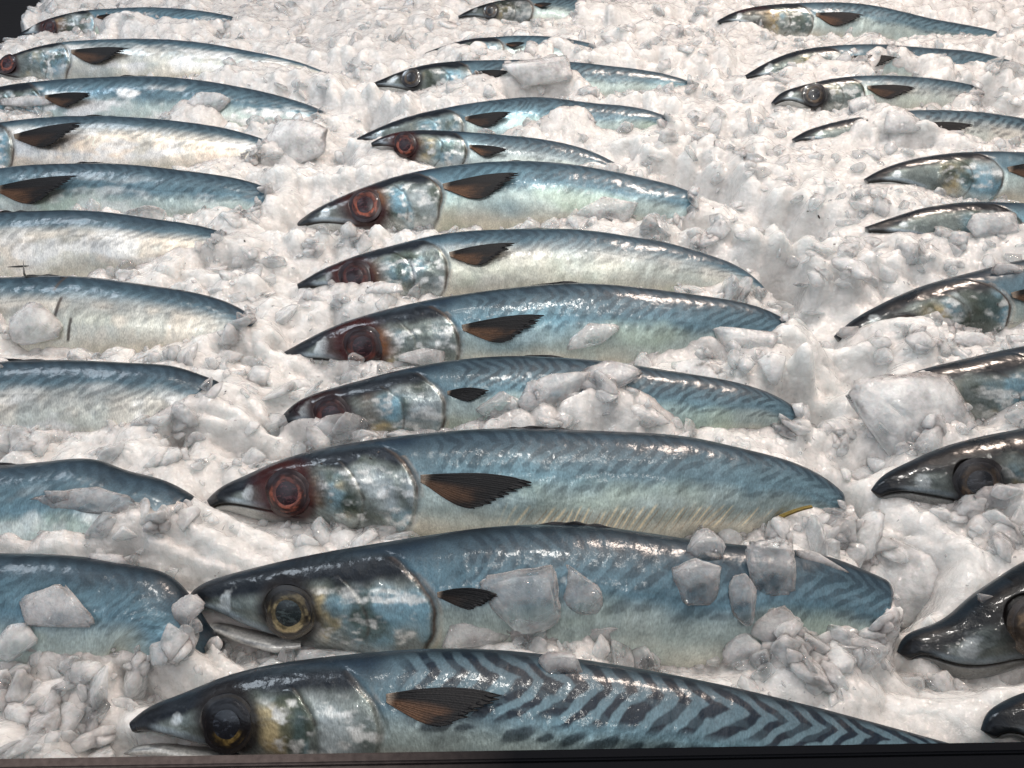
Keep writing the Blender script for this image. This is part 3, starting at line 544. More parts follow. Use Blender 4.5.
# ------------------------------------------------------------------ ice bed: height from where the ice meets every fish
CP = []; CPW = []; BARE = []; SKIN = []
for f in FISH:
    sp = f['sp']; cx, cv = zip(*f['cover'])
    t = np.linspace(0.0, 1.0, 110); C = sp.pt(t, 0 * t, 0); px, py = proj(C); vl = np.interp(px, cx, cv)
    for v in np.linspace(-.9, 1, 20):
        P = sp.pt(t, t * 0 + v, 1); SKIN.append(P[v >= np.minimum(vl, 9) - .1])
    bare = vl < 1.05
    if bare.any():
        tb, vb = t[bare], np.clip(vl[bare], -.98, .98); jd = (f['jaw'] > 0) * .040 * sp.L * sst(.16, .02, tb)
        CP.append(sp.pt(tb, vb, 1, -.0004) - jd[:, None] * sp.b); CPW.append(np.full(len(tb), 3.))
        CP.append(sp.pt(tb, np.clip(vb - .12, -.98, .98), 1, .0012) - jd[:, None] * sp.b); CPW.append(np.full(len(tb), 1.5))
        bk = sp.pt(tb, tb * 0 + .80, -1); bk[:, 2] -= .0030; CP.append(bk); CPW.append(np.full(len(tb), 2.))
        for k in (.35, .65, .9):
            P = sp.pt(tb, vb + (1 - vb) * k * .9, 0, -.0015); CP.append(P); CPW.append(np.full(len(tb), 2.)); BARE.append(P)
    cov = ~bare
    if cov.any():
        for v in (-.9, -.4, .1, .6, 1.):
            CP.append(sp.pt(t[cov], t[cov] * 0 + v, 1, .004) - sp.sink(t[cov])); CPW.append(np.full(cov.sum(), 1.))
    sn = sp.pt(np.array([0.]), 0., 0)[0] - (sp.T[0, 0] * sp.a + sp.T[0, 1] * sp.b) * .006; sn[2] -= .004 + (f['jaw'] > 0) * .006; CP.append(sn[None]); CPW.append(np.array([4.]))
CP = np.vstack(CP); CPW = np.concatenate(CPW); BARE = np.vstack(BARE); SKIN = np.vstack(SKIN)
gx, gy = np.meshgrid(np.arange(-1.1, 1.1, .018), np.arange(.05, 1.6, .018)); FR = np.stack([gx.ravel(), gy.ravel()], 1)
dmin = np.full(len(FR), 9.); 
for i in range(0, len(CP), 400): dmin = np.minimum(dmin, ((FR[:, None] - CP[None, i:i + 400, :2]) ** 2).sum(-1).min(1))
FR = FR[dmin > .020 ** 2]
FR = np.column_stack([FR, .003 + .010 * (fbm(FR[:, 0] * 11, FR[:, 1] * 11, 5) - .45) * 2])
CP = np.vstack([CP, FR]); CPW = np.r_[CPW, np.full(len(FR), 1.)]
def coarse(X, Y):
    sh = X.shape; X = X.ravel().astype(np.float32); Y = Y.ravel().astype(np.float32); num = np.zeros(len(X)); den = np.zeros(len(X)); db = np.full(len(X), 9.)
    A = CP.astype(np.float32)
    o = np.argsort(Y); 
    for i in range(0, len(X), 500):
        k = o[i:i + 500]; x = X[k]; y = Y[k]; m = (A[:, 1] > y.min() - .09) & (A[:, 1] < y.max() + .09); B = A[m]; w_ = CPW[m]
        d2 = (x[:, None] - B[None, :, 0]) ** 2 + (y[:, None] - B[None, :, 1]) ** 2; w = w_ / (d2 + 2.0e-6) ** 2
        num[k] = (w * B[:, 2]).sum(1); den[k] = w.sum(1)
        m = (BARE[:, 1] > y.min() - .05) & (BARE[:, 1] < y.max() + .05); B = BARE[m]
        if len(B): db[k] = np.sqrt(((x[:, None] - B[None, :, 0]) ** 2 + (y[:, None] - B[None, :, 1]) ** 2).min(1))
    return (num / np.maximum(den, 1e-9)).reshape(sh), db.reshape(sh)
def rowD(pyv): return CH / np.tan(AL + np.arctan((pyv - 384) / F))
NU, NVV = 1350, 1050; SUB = 5
def gridXY(nu, nv):
    pyv = np.linspace(850, -95, nv); D = rowD(pyv); Zc = D * math.cos(AL) + CH * math.sin(AL)
    u = np.linspace(-1.3, 1.3, nu); return u[None, :] * Zc[:, None] * 512 / F, np.repeat(D[:, None], nu, 1)
Xc, Yc = gridXY(NU // SUB, NVV // SUB); Zc_, Bc = coarse(Xc, Yc)
X, Y = gridXY(NU, NVV)
def upsample(A, nv, nu):
    i = np.linspace(0, A.shape[0] - 1, nv); j = np.linspace(0, A.shape[1] - 1, nu); i0 = np.minimum(i.astype(int), A.shape[0] - 2); j0 = np.minimum(j.astype(int), A.shape[1] - 2)
    fi = (i - i0)[:, None]; fj = (j - j0)[None]; return (A[i0][:, j0] * (1 - fj) + A[i0][:, j0 + 1] * fj) * (1 - fi) + (A[i0 + 1][:, j0] * (1 - fj) + A[i0 + 1][:, j0 + 1] * fj) * fi
Z0 = upsample(Zc_, NVV, NU); BD = upsample(Bc, NVV, NU)
def lumps(X, Y, s, seed, tilt=.5):
    xw = X + (fbm(X / s * .9, Y / s * .9, seed + 1, 3) - .5) * s * .9; yw = Y + (fbm(X / s * .9 + 5, Y / s * .9, seed + 2, 3) - .5) * s * .9
    ix = np.floor(xw / s); iy = np.floor(yw / s); best = np.full(X.shape, -9.)
    for a in (-1, 0, 1):
        for b in (-1, 0, 1):
            cx, cy = ix + a, iy + b; jx = _h(cx, cy, seed); jy = _h(cx, cy, seed + 5); h = _h(cx, cy, seed + 9); tx = _h(cx, cy, seed + 11) - .5; ty = _h(cx, cy, seed + 12) - .5
            dx = xw / s - (cx + jx); dy = yw / s - (cy + jy); k = 1.3 + 1.6 * _h(cx, cy, seed + 14); an = _h(cx, cy, seed + 15) * 3.14
            e1 = dx * np.cos(an) + dy * np.sin(an); e2 = -dx * np.sin(an) + dy * np.cos(an)
            r2 = (e1 * .75) ** 2 + (e2 * 1.3) ** 2
            best = np.maximum(best, h * .8 + (tx * dx + ty * dy) * 2 * tilt * 1.6 - k * np.maximum(0, r2 - .10) * .85)
    return best
amp = .45 + .55 * sst(.006, .022, BD)
big = sst(.35, .65, fbm(X * 30, Y * 30, 77, 3))
DET = lumps(X, Y, .021, 100, .9) * .0042 * (.3 + 1.1 * big) + lumps(X, Y, .010, 200, .9) * .0014 + lumps(X, Y, .0046, 300, .9) * .0006
DET = DET - .0012
Z = Z0 + DET * amp + (fbm(X * 22, Y * 22, 55) - .5) * .008 * sst(.01, .035, BD)
# the ice ends in the far left corner over a dark tray
e1 = at(52, -12); e2 = at(-12, 62); dd = (e2 - e1)[:2]; nrm = np.array([dd[1], -dd[0]]); nrm /= np.linalg.norm(nrm)
sd = (X - e1[0]) * nrm[0] + (Y - e1[1]) * nrm[1]
if ((0 - e1[0]) * nrm[0] + (.3 - e1[1]) * nrm[1]) > 0: sd = -sd
Z = Z - .09 * sst(-.004, .03, sd + (fbm(X * 60, Y * 60, 91) - .5) * .02)
fy = at(512, 752, .0)[1] 
bed = link('ice_bed', mesh_np('ice_bed', np.stack([X, Y, Z], -1).reshape(-1, 3), grid_faces(NVV, NU)[:, ::-1]), M_ICE); tagm(bed, None, None, None, 'structure')
def hz(x, y):   # ice height lookup
    x = np.atleast_1d(x); y = np.atleast_1d(y); pyv = 384 + F * np.tan(np.arctan(CH / y) - AL); i = (850 - pyv) / 945 * (NVV - 1); zc = y * math.cos(AL) + CH * math.sin(AL)
    u = x / (zc * 512 / F); j = (u + 1.3) / 2.6 * (NU - 1); return Z[np.clip(np.round(i).astype(int), 0, NVV - 1), np.clip(np.round(j).astype(int), 0, NU - 1)]
# ------------------------------------------------------------------ crushed pieces
def ico(sub):
    import bmesh
    bm = bmesh.new(); bmesh.ops.create_icosphere(bm, subdivisions=sub, radius=1); v = np.array([p.co[:] for p in bm.verts]); f = np.array([[q.index for q in p.verts] for p in bm.faces]); bm.free(); return v, f
def lump(sub, rng, nplanes=11, soft=50., flat=.55, rough=.03):
    v, f = ico(sub); n = rng.normal(size=(nplanes, 3)); n /= np.linalg.norm(n, axis=1)[:, None]; d = rng.uniform(.55, 1.0, nplanes)
    c = np.maximum(v @ n.T, .02) / d; r = 1 / (np.mean(c ** soft, axis=1) * nplanes) ** (1 / soft); r = np.minimum(r, 1.35)
    nz = fbm(v[:, 0] * 3 + 5 + rng.uniform(0, 50), v[:, 1] * 3 + v[:, 2] * 2.3, int(rng.randint(1000)), 3) - .5
    p = v * (r * (1 + rough * 4 * nz))[:, None]; p = p * np.array([1, rng.uniform(.6, .95), rng.uniform(.4, .75) * flat]); return p, f
def hull(rng, npts=13, bev=.07, seg=1, zs=.55):
    import bmesh
    bm = bmesh.new(); P = rng.normal(size=(npts, 3)); P /= np.linalg.norm(P, axis=1)[:, None]; P *= rng.uniform(.75, 1.05, npts)[:, None]
    P *= np.array([1, rng.uniform(.55, .95), rng.uniform(.6, 1.2) * zs])
    for p in P: bm.verts.new(p)
    r_ = bmesh.ops.convex_hull(bm, input=list(bm.verts)); bmesh.ops.delete(bm, geom=[v for v in bm.verts if not v.link_faces], context='VERTS')
    bmesh.ops.dissolve_limit(bm, angle_limit=math.radians(14), verts=list(bm.verts), edges=list(bm.edges))
    if bev: bmesh.ops.bevel(bm, geom=list(bm.edges), offset=bev, segments=seg, affect='EDGES', clamp_overlap=True)
    bmesh.ops.triangulate(bm, faces=list(bm.faces)); bm.verts.index_update()
    v = np.array([p.co[:] for p in bm.verts]); f = np.array([[q.index for q in p.verts] for p in bm.faces]); bm.free(); return v, f
def rot(rng, tilt=.5):
    a = rng.uniform(0, 2 * math.pi); b = rng.normal() * tilt; c = rng.normal() * tilt
    return np.array((Matrix.Rotation(b, 3, 'X') @ Matrix.Rotation(c, 3, 'Y') @ Matrix.Rotation(a, 3, 'Z')))
lib2 = [lump(3, RNG, 8 + i % 4) for i in range(24)]; lib2 = lib2[:8] + [hull(RNG, 10 + i % 6) for i in range(30)]; lib1 = [hull(RNG, 9, .1) for i in range(20)]
def scatter(n, smin, smax, pexp, name, mat, lib, ymin=.1, ymax=1.25, seed=1, lift=.1, edges=False):
    r = np.random.RandomState(seed); VS = []; FS = []; off = 0; cnt = 0
    while cnt < n:
        py = r.uniform(-60, 790); px = r.uniform(-120, 1144)
        y = rowD(py); zc = y * math.cos(AL) + CH * math.sin(AL); x = (px - 512) / F * zc
        if r.rand() > (zc / 1.0) ** 1.1 * 1.2 + .12: continue
        cl = fbm(np.array([x * 26.]), np.array([y * 26.]), seed + 3, 3)[0]
        if cl < .38 + .15 * r.rand(): continue
        z = hz(x, y)[0]
        if z < -.03: continue
        d2 = ((BARE[:, 0] - x) ** 2 + (BARE[:, 1] - y) ** 2).min()
        s = smin + (smax - smin) * r.rand() ** pexp
        if d2 < (s * .8 + .006) ** 2: continue
        p, f = lib[r.randint(len(lib))]; p = (p * s) @ rot(r, .55).T + np.array([x, y, z + s * lift]); VS.append(p); FS.append(f + off); off += len(p); cnt += 1
    if edges:
        for f in FISH:
            sp = f['sp']; cx, cv = zip(*f['cover']); zc = (sp.P0 - CAM) @ FW
            t = r.uniform(.02, min(1, sp.tc + .02), int(60 * (.6 + .4 * r.rand()))); C = sp.pt(t, 0 * t, 0); px, _ = proj(C); vl = np.interp(px, cx, cv)
            ok = (vl < 1.0) & (px > -80) & (px < 1100) & (t > .0); jd = (f['jaw'] > 0) * .045 * sp.L * sst(.16, .02, t)
            if ok.any():
                P = sp.pt(t[ok], np.clip(vl[ok], -.97, .97), 1, .0) - (jd[ok] + r.uniform(0, .004, ok.sum()))[:, None] * sp.b
                for q in P:
                    s = .0014 + .0042 * r.rand() ** 2; p, fc = lib[r.randint(len(lib))]; p = (p * s) @ rot(r, .6).T + q; VS.append(p); FS.append(fc + off); off += len(p)
            if sp.tc < 1:
                for k in range(20):
                    v = r.uniform(-.8, 1.); q = sp.pt(np.array([sp.tc + r.uniform(-.018, .02)]), v, 1, .002)[0] - sp.sink(np.array([sp.tc + .0]))[0] * .2
                    s = .003 + .0075 * r.rand(); p, fc = lib[r.randint(len(lib))]; p = (p * s) @ rot(r, .5).T + q; VS.append(p); FS.append(fc + off); off += len(p)
    o = link(name, mesh_np(name, np.vstack(VS), np.vstack(FS), False), mat); return o
o = scatter(2500, .0030, .0140, 1.4, 'crushed_ice', M_CHIP, lib2, seed=3, lift=-.05, edges=True); tagm(o, 'loose crushed ice heaped between and around the fish', 'ice', None, 'stuff')
o = scatter(1500, .0008, .0024, 1.6, 'ice_grains', M_CHIP, lib1, seed=9, lift=.05); tagm(o, 'fine wet ice grains sprinkled over the bed', 'ice', None, 'stuff')
SPX, SPY = proj(SKIN); SD = np.linalg.norm(SKIN - CAM, axis=1)
ZX, ZY = proj(np.stack([X[::3, ::3], Y[::3, ::3], Z[::3, ::3]], -1).reshape(-1, 3)); ZP = np.stack([X[::3, ::3], Y[::3, ::3], Z[::3, ::3]], -1).reshape(-1, 3); ZDD = np.linalg.norm(ZP - CAM, axis=1)
def hit(px, py, k=1):
    m = np.hypot(SPX - px, SPY - py) < 7 * k; m2 = np.hypot(ZX - px, ZY - py) < 5 * k; c = []
    if not (m.any() or m2.any()): return hit(px, py, k * 1.5)
    if m.any(): c.append((SD[m].min(), SKIN[m][SD[m].argmin()]))
    if m2.any(): c.append((ZDD[m2].min(), ZP[m2][ZDD[m2].argmin()]))
    return min(c, key=lambda q: q[0])[1]
def chunk(px, py, wpx, hpx, label, mat=None, seed=0, ang=0., thick=.5, planes=17, lift=.30, group=None, soft=26., rough=.07, tip=0.):
    r = np.random.RandomState(seed + 500); p, f = hull(r, 15 + seed % 5, .06, 2, .8)
    import bmesh
    bm = bmesh.new(); vs_ = [bm.verts.new(q) for q in p]; [bm.faces.new([vs_[k] for k in t3]) for t3 in f]
    bmesh.ops.subdivide_edges(bm, edges=[e_ for e_ in bm.edges if e_.calc_length() > .12], cuts=3, use_grid_fill=True); bmesh.ops.triangulate(bm, faces=list(bm.faces)); bm.verts.index_update()
    v = np.array([q.co[:] for q in bm.verts]); f = np.array([[q.index for q in t3.verts] for t3 in bm.faces]); bm.free()
    nz = fbm(v[:, 0] * 3 + 9, v[:, 1] * 3 + v[:, 2] * 2, seed, 4) - .5; nz2 = fbm(v[:, 0] * 8 + 9, v[:, 1] * 8 + v[:, 2] * 5, seed + 1, 3) - .5
    p = v * (1 + .16 * nz + .06 * nz2)[:, None]; p /= np.abs(p[:, :2]).max(0).tolist() + [np.abs(p[:, 2]).max()]
    h = hit(px, py); zc = (h - CAM) @ FW; S1 = zc / F
    th = thick * .62 * min(wpx, hpx) * S1; p = p * np.array([wpx * S1, hpx * S1, th]) / np.array([1, 1, 1])
    a = math.radians(ang); p = p @ np.array([[math.cos(a), math.sin(a), 0], [-math.sin(a), math.cos(a), 0], [0, 0, 1]])
    # lies on a plane leaning halfway between level and the fish flank
    e = math.radians(40 + tip); nb = np.array([0, -math.sin(e), math.cos(e)]); ub = np.array([0, math.cos(e), math.sin(e)])
    Pw = p[:, :1] * RT + p[:, 1:2] * ub + p[:, 2:] * nb; c0 = h + nb * th * lift
    me = mesh_np('ice_chunk', Pw, f); o = link('ice_chunk', me, mat or M_CLEAR); o.location = c0; tagm(o, label, 'ice chunk', group or 'separate ice chunks lying on and between the fish'); return o
chunk(518,598,44,34,'rounded clear ice chunk with sharp glints on the golden eyed fish', M_CLEAR, 1, 12, .6)
chunk(563,661,25,17,'small clear diamond shaped ice chunk overlapping the striped back of the nearest mackerel', M_CLEAR, 2, -10, .5)
chunk(585,603,26,38,'upright clear ice piece right of the rounded glinting chunk, on the second fish belly', M_CLEAR, 3, 20, .45)
chunk(470,636,42,15,'low flat ice piece wedged between the gills of the second fish and the striped back', M_SLAB, 4, 8, .5)
chunk(600,640,52,14,'long low ice piece lying along the nearest striped back, behind the diamond shaped chunk', M_SLAB, 5, -6, .6)
chunk(712,550,22,22,'squarish clear ice chunk at the dark upper back of the second fish from the front', M_CLEAR, 6, 5, .6)
chunk(700,582,30,26,'wide clear ice sheet under the squarish chunk on the second fish flank', M_CLEAR, 7, 20, .35)
chunk(772,570,28,36,'tall bubbly clear ice lump on the second fish toward its tail', M_CLEAR, 8, -12, .5)
chunk(748,605,16,26,'narrow clear ice splinter standing left of the pale flat shard on the second fish', M_CLEAR, 9, 10, .5)
chunk(822,562,30,9,'long flat sloping ice splinter across the tail end of the second fish', M_SLAB, 10, -22, .5)
chunk(782,626,30,24,'pale flat angular ice shard low on the tail half of the second fish', M_SLAB, 11, 25, .3)
chunk(745,650,26,20,'cloudy ice lump beside the small yellow fin of the second fish', M_SLAB, 12, -8, .5)
chunk(832,636,34,12,'slender milky ice sliver below the cut tail of the second fish', M_SLAB, 13, 18, .5)
chunk(912,418,78,66,'largest cloudy ice slab at the right, leaning between two black headed fish', M_SLAB, 14, -25, .28, 9, soft=20)
chunk(905,590,66,54,'big frosty ice lump in front of the dark snout at the right edge', M_SLAB, 15, 10, .5)
chunk(1003,498,30,15,'flat ice plate over the cheek of the black headed fish under the big slab', M_SLAB, 16, 5, .35)
chunk(985,592,14,5,'tiny clear ice finger touching the brow of the fish with cloudy brown eye', M_CLEAR, 17, 0, .7)
chunk(612,376,34,20,'bubbly ice lump on the back of the half buried fourth fish', M_SLAB, 18, 0, .6)
chunk(560,392,40,20,'ragged ice lump on the half buried fourth fish, left of the bubbly one', M_SLAB, 19, 15, .6)
chunk(500,398,30,14,'grainy clear ice patch behind the gills of the half buried fourth fish', M_CLEAR, 20, 10, .6)
chunk(650,415,26,13,'small cloudy ice lump below the bubbly one, against the belly of the fourth fish', M_SLAB, 21, -5, .7)
chunk(745,335,34,16,'smooth rounded ice lump under the tail of the fifth fish', M_SLAB, 22, -8, .6)
chunk(600,335,30,14,'ice lump leaning on the belly of the fifth fish left of the smooth one', M_SLAB, 23, 20, .6)
chunk(385,290,20,9,'small ice lump across the lower eye of the sixth fish', M_SLAB, 24, 0, .7)
chunk(340,430,34,17,'ice lump over the hidden eye of the half buried fourth fish', M_CLEAR, 25, 10, .5)
chunk(272,425,16,17,'glittering clear ice nub at the snout of the half buried fourth fish', M_CLEAR, 26, 0, .6)
chunk(425,358,30,10,'ice strip along the jaw of the fifth fish', M_SLAB, 27, 5, .6)
chunk(610,205,34,14,'oval ice lump on the lower flank of the seventh fish', M_SLAB, 28, -4, .6)
chunk(540,70,36,20,'rounded white ice heap covering the middle of the pale snouted fish at the back', M_SLAB, 29, 5, .8)
chunk(860,103,15,11,'single small ice lump resting on the gill of the golden cheeked fish', M_SLAB, 30, 0, .8)
chunk(903,122,22,14,'round ice lump behind the golden cheek tip in the right row', M_SLAB, 31, 0, .8)
chunk(993,222,30,15,'round glossy ice lump on the black side fin in the right row', M_SLAB, 32, 5, .8)
chunk(920,340,16,10,'little pale ice lump at the jaw of the fish with blue gill cover', M_SLAB, 33, 0, .8)
chunk(968,340,22,12,'wide pale ice lump under the blue gill cover at the right edge', M_SLAB, 34, 0, .8)
chunk(848,330,16,9,'clear wet ice lump on the snout of the fish with blue gill cover', M_CLEAR, 35, 0, .8)
chunk(1008,265,18,9,'clear ice lump on the back of the fish with blue gill cover', M_CLEAR, 36, 0, .6)
chunk(208,392,20,6,'thin ice shard lying across the tail of the pinkish silver fish', M_SLAB, 37, 42, .7)
chunk(180,608,26,14,'sloping ice shard between the left blue fish and the open mouth', M_SLAB, 38, 38, .6)
chunk(105,560,20,10,'ragged ice crumb on the back of the nearest left fish', M_SLAB, 39, -10, .6)
chunk(60,610,44,26,'clear melting ice sheet over the belly of the nearest left fish', M_SLAB, 40, 0, .35)
chunk(15,640,22,22,'round milky ice ball below the nearest left fish at the frame edge', M_SLAB, 41, 0, .8)
chunk(52,493,16,9,'glassy ice drop on the veiled second fish of the left row', M_CLEAR, 42, 0, .6)
chunk(85,500,60,16,'clear ice sheet veiling the second fish of the left row', M_CLEAR, 43, -4, .4)
chunk(28,325,30,26,'large smooth ice lump left of the slashed fish belly', M_SLAB, 44, 0, .5)
chunk(210,98,24,13,'broken ice plate across the long glinting fish in the left row', M_SLAB, 45, 5, .5)
chunk(25,100,34,8,'smooth grey ice lump on the cheek of the long glinting fish', M_SLAB, 46, 0, .6)
chunk(300,140,34,30,'tall clear ice mound at the tail ends of the left row', M_SLAB, 47, 0, .5)
# ------------------------------------------------------------------ small bits in the ice
def twig(pts, r, label, col=(.02, .018, .015)):
    import bmesh
    m, nt, b = newmat('dark_debris'); nn = N(nt, 'ShaderNodeTexNoise'); nn.inputs['Scale'].default_value = 900; cr = N(nt, 'ShaderNodeValToRGB'); cr.color_ramp.elements[0].color = (*[c * .5 for c in col], 1); cr.color_ramp.elements[1].color = (*[c * 1.8 for c in col], 1)
    nt.links.new(nn.outputs[0], cr.inputs[0]); nt.links.new(cr.outputs[0], b.inputs['Base Color']); b.inputs['Roughness'].default_value = .35
    P = np.array([hit(*p) + np.array([0, -.001, .003]) for p in pts]); V = []; k = 8
    for i, p in enumerate(P):
        d = P[min(i + 1, len(P) - 1)] - P[max(i - 1, 0)]; d /= np.linalg.norm(d); a = np.cross(d, [0, 0, 1.]); a /= np.linalg.norm(a); b_ = np.cross(d, a); rr = r * (.3 if i in (0, len(P) - 1) else 1)
        for j in range(k): V.append(p + rr * (a * math.cos(2 * math.pi * j / k) + b_ * math.sin(2 * math.pi * j / k)))
    o = link('twig', mesh_np('twig', V, grid_faces(len(P), k, True)), m); tagm(o, label, 'debris'); return o
twig([(7,270),(15,267),(24,265),(27,264)], .0007, 'short dark sliver above the slashed fish, upper stroke')
twig([(20,266),(24,272),(26,276),(40,275)], .0006, 'thin dark hooked sliver touching the back of the slashed fish')
spk = []; sf = []; off = 0; r = np.random.RandomState(5)
for px, py, s in [(820,222,3),(808,214,1.6),(836,241,2),(843,195,2),(851,197,2),(778,147,1.5),(786,149,1.5),(864,62,1.6),(833,196,1.6),(905,330,2),(716,205,2),(700,210,1.5),(665,12,2.5),(290,302,1.6),(365,285,2),(368,452,3),(372,449,2.5),(322,458,2),(205,378,2),(228,388,1.8),(243,240,2),(1003,300,1.5),(845,280,3),(835,277,2),(338,16,2),(62,272,2)]:
    try: h = hit(px, py)
    except Exception: continue
    zc = (h - CAM) @ FW; p, f = lump(2, r, 7); p = p * (s * .75 * zc / F) @ rot(r, .8).T + h; spk.append(p); sf.append(f + off); off += len(p)
md_, nt_, b_ = newmat('dark_flecks'); b_.inputs['Base Color'].default_value = (.03, .022, .02, 1); b_.inputs['Roughness'].default_value = .4
nn_ = N(nt_, 'ShaderNodeTexNoise'); nn_.inputs['Scale'].default_value = 700; mr_ = N(nt_, 'ShaderNodeMapRange'); mr_.inputs['To Min'].default_value = .2; mr_.inputs['To Max'].default_value = .6; nt_.links.new(nn_.outputs[0], mr_.inputs[0]); nt_.links.new(mr_.outputs[0], b_.inputs['Roughness'])
o = link('dark_flecks', mesh_np('dark_flecks', np.vstack(spk), np.vstack(sf)), md_); tagm(o, 'tiny dark skin flecks scattered in the ice', 'flecks', None, 'stuff')
# ------------------------------------------------------------------ display rim and tray
def boxm(name, c0, c1, mat, bev=.0015, parent=None):
    import bmesh
    bm = bmesh.new(); bmesh.ops.create_cube(bm, size=1)
    for v in bm.verts: v.co = [c0[i] if v.co[i] < 0 else c1[i] for i in range(3)]
    if bev: bmesh.ops.bevel(bm, geom=list(bm.edges), offset=bev, segments=3, affect='EDGES')
    me = bpy.data.meshes.new(name); bm.to_mesh(me); bm.free(); return link(name, me, mat, parent)
mr_m, nt, b = newmat('painted_rim'); n1 = N(nt, 'ShaderNodeTexNoise'); n1.inputs['Scale'].default_value = 420; n1.inputs['Detail'].default_value = 6
tc = N(nt, 'ShaderNodeTexCoord'); nt.links.new(tc.outputs['Object'], n1.inputs['Vector']); sx = N(nt, 'ShaderNodeSeparateXYZ'); nt.links.new(tc.outputs['Object'], sx.inputs[0])
mr = N(nt, 'ShaderNodeMapRange'); mr.inputs['From Min'].default_value = -.075; mr.inputs['From Max'].default_value = .0; nt.links.new(sx.outputs[0], mr.inputs[0])
r1 = N(nt, 'ShaderNodeValToRGB'); r1.color_ramp.elements[0].color = (.035, .028, .027, 1); r1.color_ramp.elements[1].color = (.115, .095, .09, 1); nt.links.new(n1.outputs[0], r1.inputs[0])
r2 = N(nt, 'ShaderNodeMix', data_type='RGBA'); nt.links.new(mr.outputs[0], r2.inputs[0]); nt.links.new(r1.outputs[0], r2.inputs[6]); r2.inputs[7].default_value = (.005, .0055, .007, 1); nt.links.new(r2.outputs[2], b.inputs['Base Color'])
b.inputs['Roughness'].default_value = .85; b.inputs['Specular IOR Level'].default_value = .04; bu = N(nt, 'ShaderNodeBump'); bu.inputs['Distance'].default_value = .0004; nt.links.new(n1.outputs[0], bu.inputs['Height']); nt.links.new(bu.outputs[0], b.inputs['Normal'])
RZ = .024
a0 = at(0, 758, RZ); a1 = at(1024, 741, RZ); yaw = math.atan2(a1[1] - a0[1], a1[0] - a0[0])
rim = bpy.data.objects.new('counter_rim', None); COL.objects.link(rim); tagm(rim, 'dark front rim of the fish counter, brownish left end, black to the right', 'counter rim')
mid_ = (a0 + a1) / 2; rim.location = mid_; rim.rotation_euler = (0, 0, yaw); bpy.context.view_layer.update()
for nm, c0, c1 in (('top_rail', (-.45, -.0035, -.09), (.45, 0, 0)), ('lower_rail', (-.45, -.03, -.09), (.45, -.0033, -.0012))):
    o = boxm(nm, c0, c1, mr_m, .0006); o.parent = rim
mt, nt, b = newmat('black_tray'); b.inputs['Base Color'].default_value = (.006, .006, .007, 1); b.inputs['Roughness'].default_value = .55
n1 = N(nt, 'ShaderNodeTexNoise'); n1.inputs['Scale'].default_value = 60; bu = N(nt, 'ShaderNodeBump'); bu.inputs['Distance'].default_value = .002; nt.links.new(n1.outputs[0], bu.inputs['Height']); nt.links.new(bu.outputs[0], b.inputs['Normal'])
o = boxm('tray', (-1.6, .04, -.13), (1.6, 2.0, -.075), mt, .002); tagm(o, 'matt black tray bottom showing at the far left corner beyond the ice', 'tray')
# ------------------------------------------------------------------ light: warm market lamp, cool daylight area, small lamps added for glints
w = bpy.data.worlds.new('World'); S.world = w; w.use_nodes = True; wn = w.node_tree; bg = wn.nodes['Background']
# invented noise surroundings for wet reflections: bright patches on dim, darker far side
tc = N(wn, 'ShaderNodeTexCoord'); n1 = N(wn, 'ShaderNodeTexNoise'); n1.inputs['Scale'].default_value = 2.6; n1.inputs['Detail'].default_value = 3; wn.links.new(tc.outputs['Generated'], n1.inputs['Vector'])
cr = N(wn, 'ShaderNodeValToRGB'); cr.color_ramp.elements[0].position = .44; cr.color_ramp.elements[0].color = (.10, .115, .14, 1); cr.color_ramp.elements[1].position = .60; cr.color_ramp.elements[1].color = (1.25, 1.3, 1.4, 1); wn.links.new(n1.outputs[0], cr.inputs[0])
sx = N(wn, 'ShaderNodeSeparateXYZ'); wn.links.new(tc.outputs['Generated'], sx.inputs[0]); mz = N(wn, 'ShaderNodeMapRange'); mz.inputs['From Min'].default_value = .05; mz.inputs['From Max'].default_value = .75; mz.inputs['To Min'].default_value = .12; mz.inputs['To Max'].default_value = 1.; wn.links.new(sx.outputs[2], mz.inputs[0])
mc = N(wn, 'ShaderNodeMix', data_type='RGBA'); mc.blend_type = 'MULTIPLY'; mc.inputs[0].default_value = 1; wn.links.new(cr.outputs[0], mc.inputs[6])
mx_ = N(wn, 'ShaderNodeMapRange'); mx_.inputs['From Min'].default_value = -.6; mx_.inputs['From Max'].default_value = .6; wn.links.new(sx.outputs[0], mx_.inputs[0])
mt_ = N(wn, 'ShaderNodeMix', data_type='RGBA'); wn.links.new(mx_.outputs[0], mt_.inputs[0]); mt_.inputs[6].default_value = (.86, .95, 1.05, 1); mt_.inputs[7].default_value = (1.08, .95, .86, 1); wn.links.new(mt_.outputs[2], mc.inputs[7])
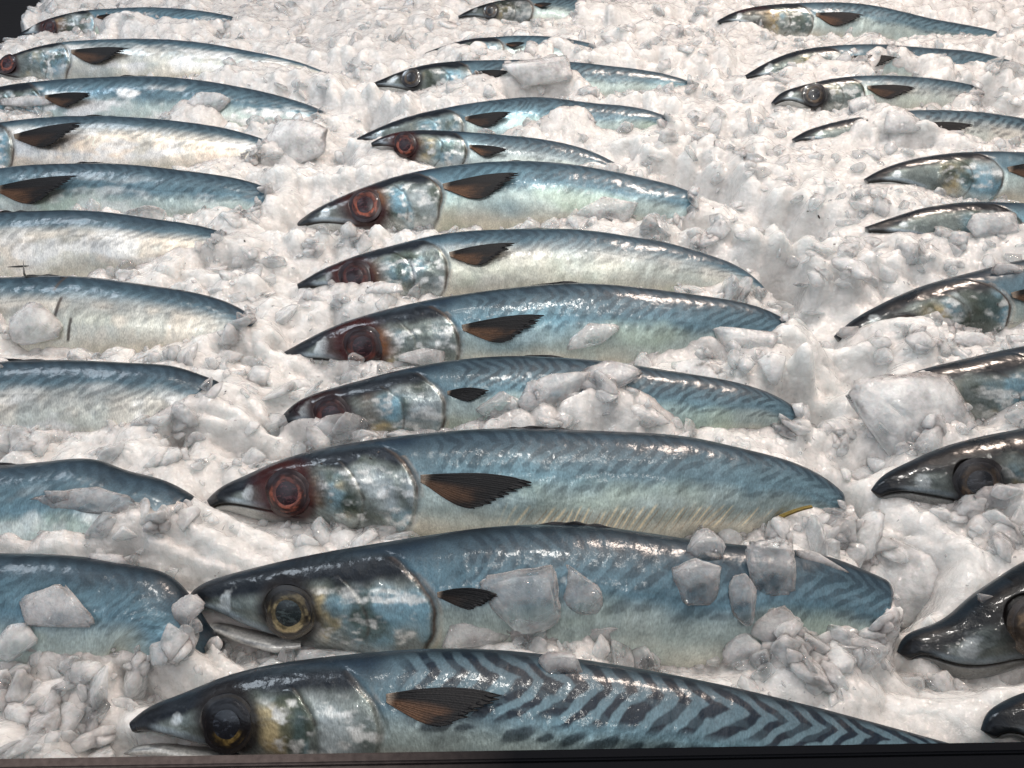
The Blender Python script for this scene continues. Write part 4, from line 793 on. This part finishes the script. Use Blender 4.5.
ms = N(wn, 'ShaderNodeVectorMath', operation='SCALE'); wn.links.new(mc.outputs[2], ms.inputs[0]); my = N(wn, 'ShaderNodeMapRange'); my.inputs['From Min'].default_value = -.1; my.inputs['From Max'].default_value = .6; my.inputs['To Min'].default_value = 1.25; my.inputs['To Max'].default_value = .22; wn.links.new(sx.outputs[1], my.inputs[0])
my.inputs['To Min'].default_value = 1.0; mm_ = N(wn, 'ShaderNodeMath', operation='MULTIPLY'); wn.links.new(mz.outputs[0], mm_.inputs[0]); wn.links.new(my.outputs[0], mm_.inputs[1]); wn.links.new(mm_.outputs[0], ms.inputs['Scale']); wn.links.new(ms.outputs[0], bg.inputs[0]); bg.inputs[1].default_value = 1.05
def area(name, loc, tgt, size, power, col, sy=None):
    l = bpy.data.lights.new(name, 'AREA'); l.energy = power; l.color = col; l.size = size
    if sy: l.shape = 'RECTANGLE'; l.size_y = sy
    o = bpy.data.objects.new(name, l); COL.objects.link(o); o.location = loc
    from mathutils import Vector
    o.rotation_euler = (Vector(tgt) - Vector(loc)).to_track_quat('-Z', 'Y').to_euler(); return o
area('warm_lamp', (.55, 1.15, 1.1), (.15, .55, 0), .22, 15, (1, .82, .70))
area('cool_lamp', (-.75, .9, .9), (-.1, .4, 0), .25, 3.2, (.80, .90, 1))
for lx, ly, lz, pw in ((.02, .50, 1.0, 3.6), (-.22, .72, 1.1, 1.0), (.24, .34, 1.05, 1.0), (-.10, .22, 1.0, .8), (.40, .62, 1.1, 1.0), (-.28, -.30, 1.05, 1.5), (.22, -.25, 1.1, 1.3)):  # small lamps added to strike sharp glints on wet ice and eyes
    area('glint_lamp', (lx, ly, lz), (0, .4, 0), .045 if pw > 2 else .018, pw, (1, .96, .9))
vs = S.view_settings; vs.view_transform = 'Standard'; vs.look = 'None'; vs.exposure = 0; vs.gamma = 1
S.cycles.max_bounces = 8; S.cycles.transparent_max_bounces = 12; S.cycles.transmission_bounces = 6; S.cycles.sample_clamp_indirect = 4
S.cycles.use_denoising = True
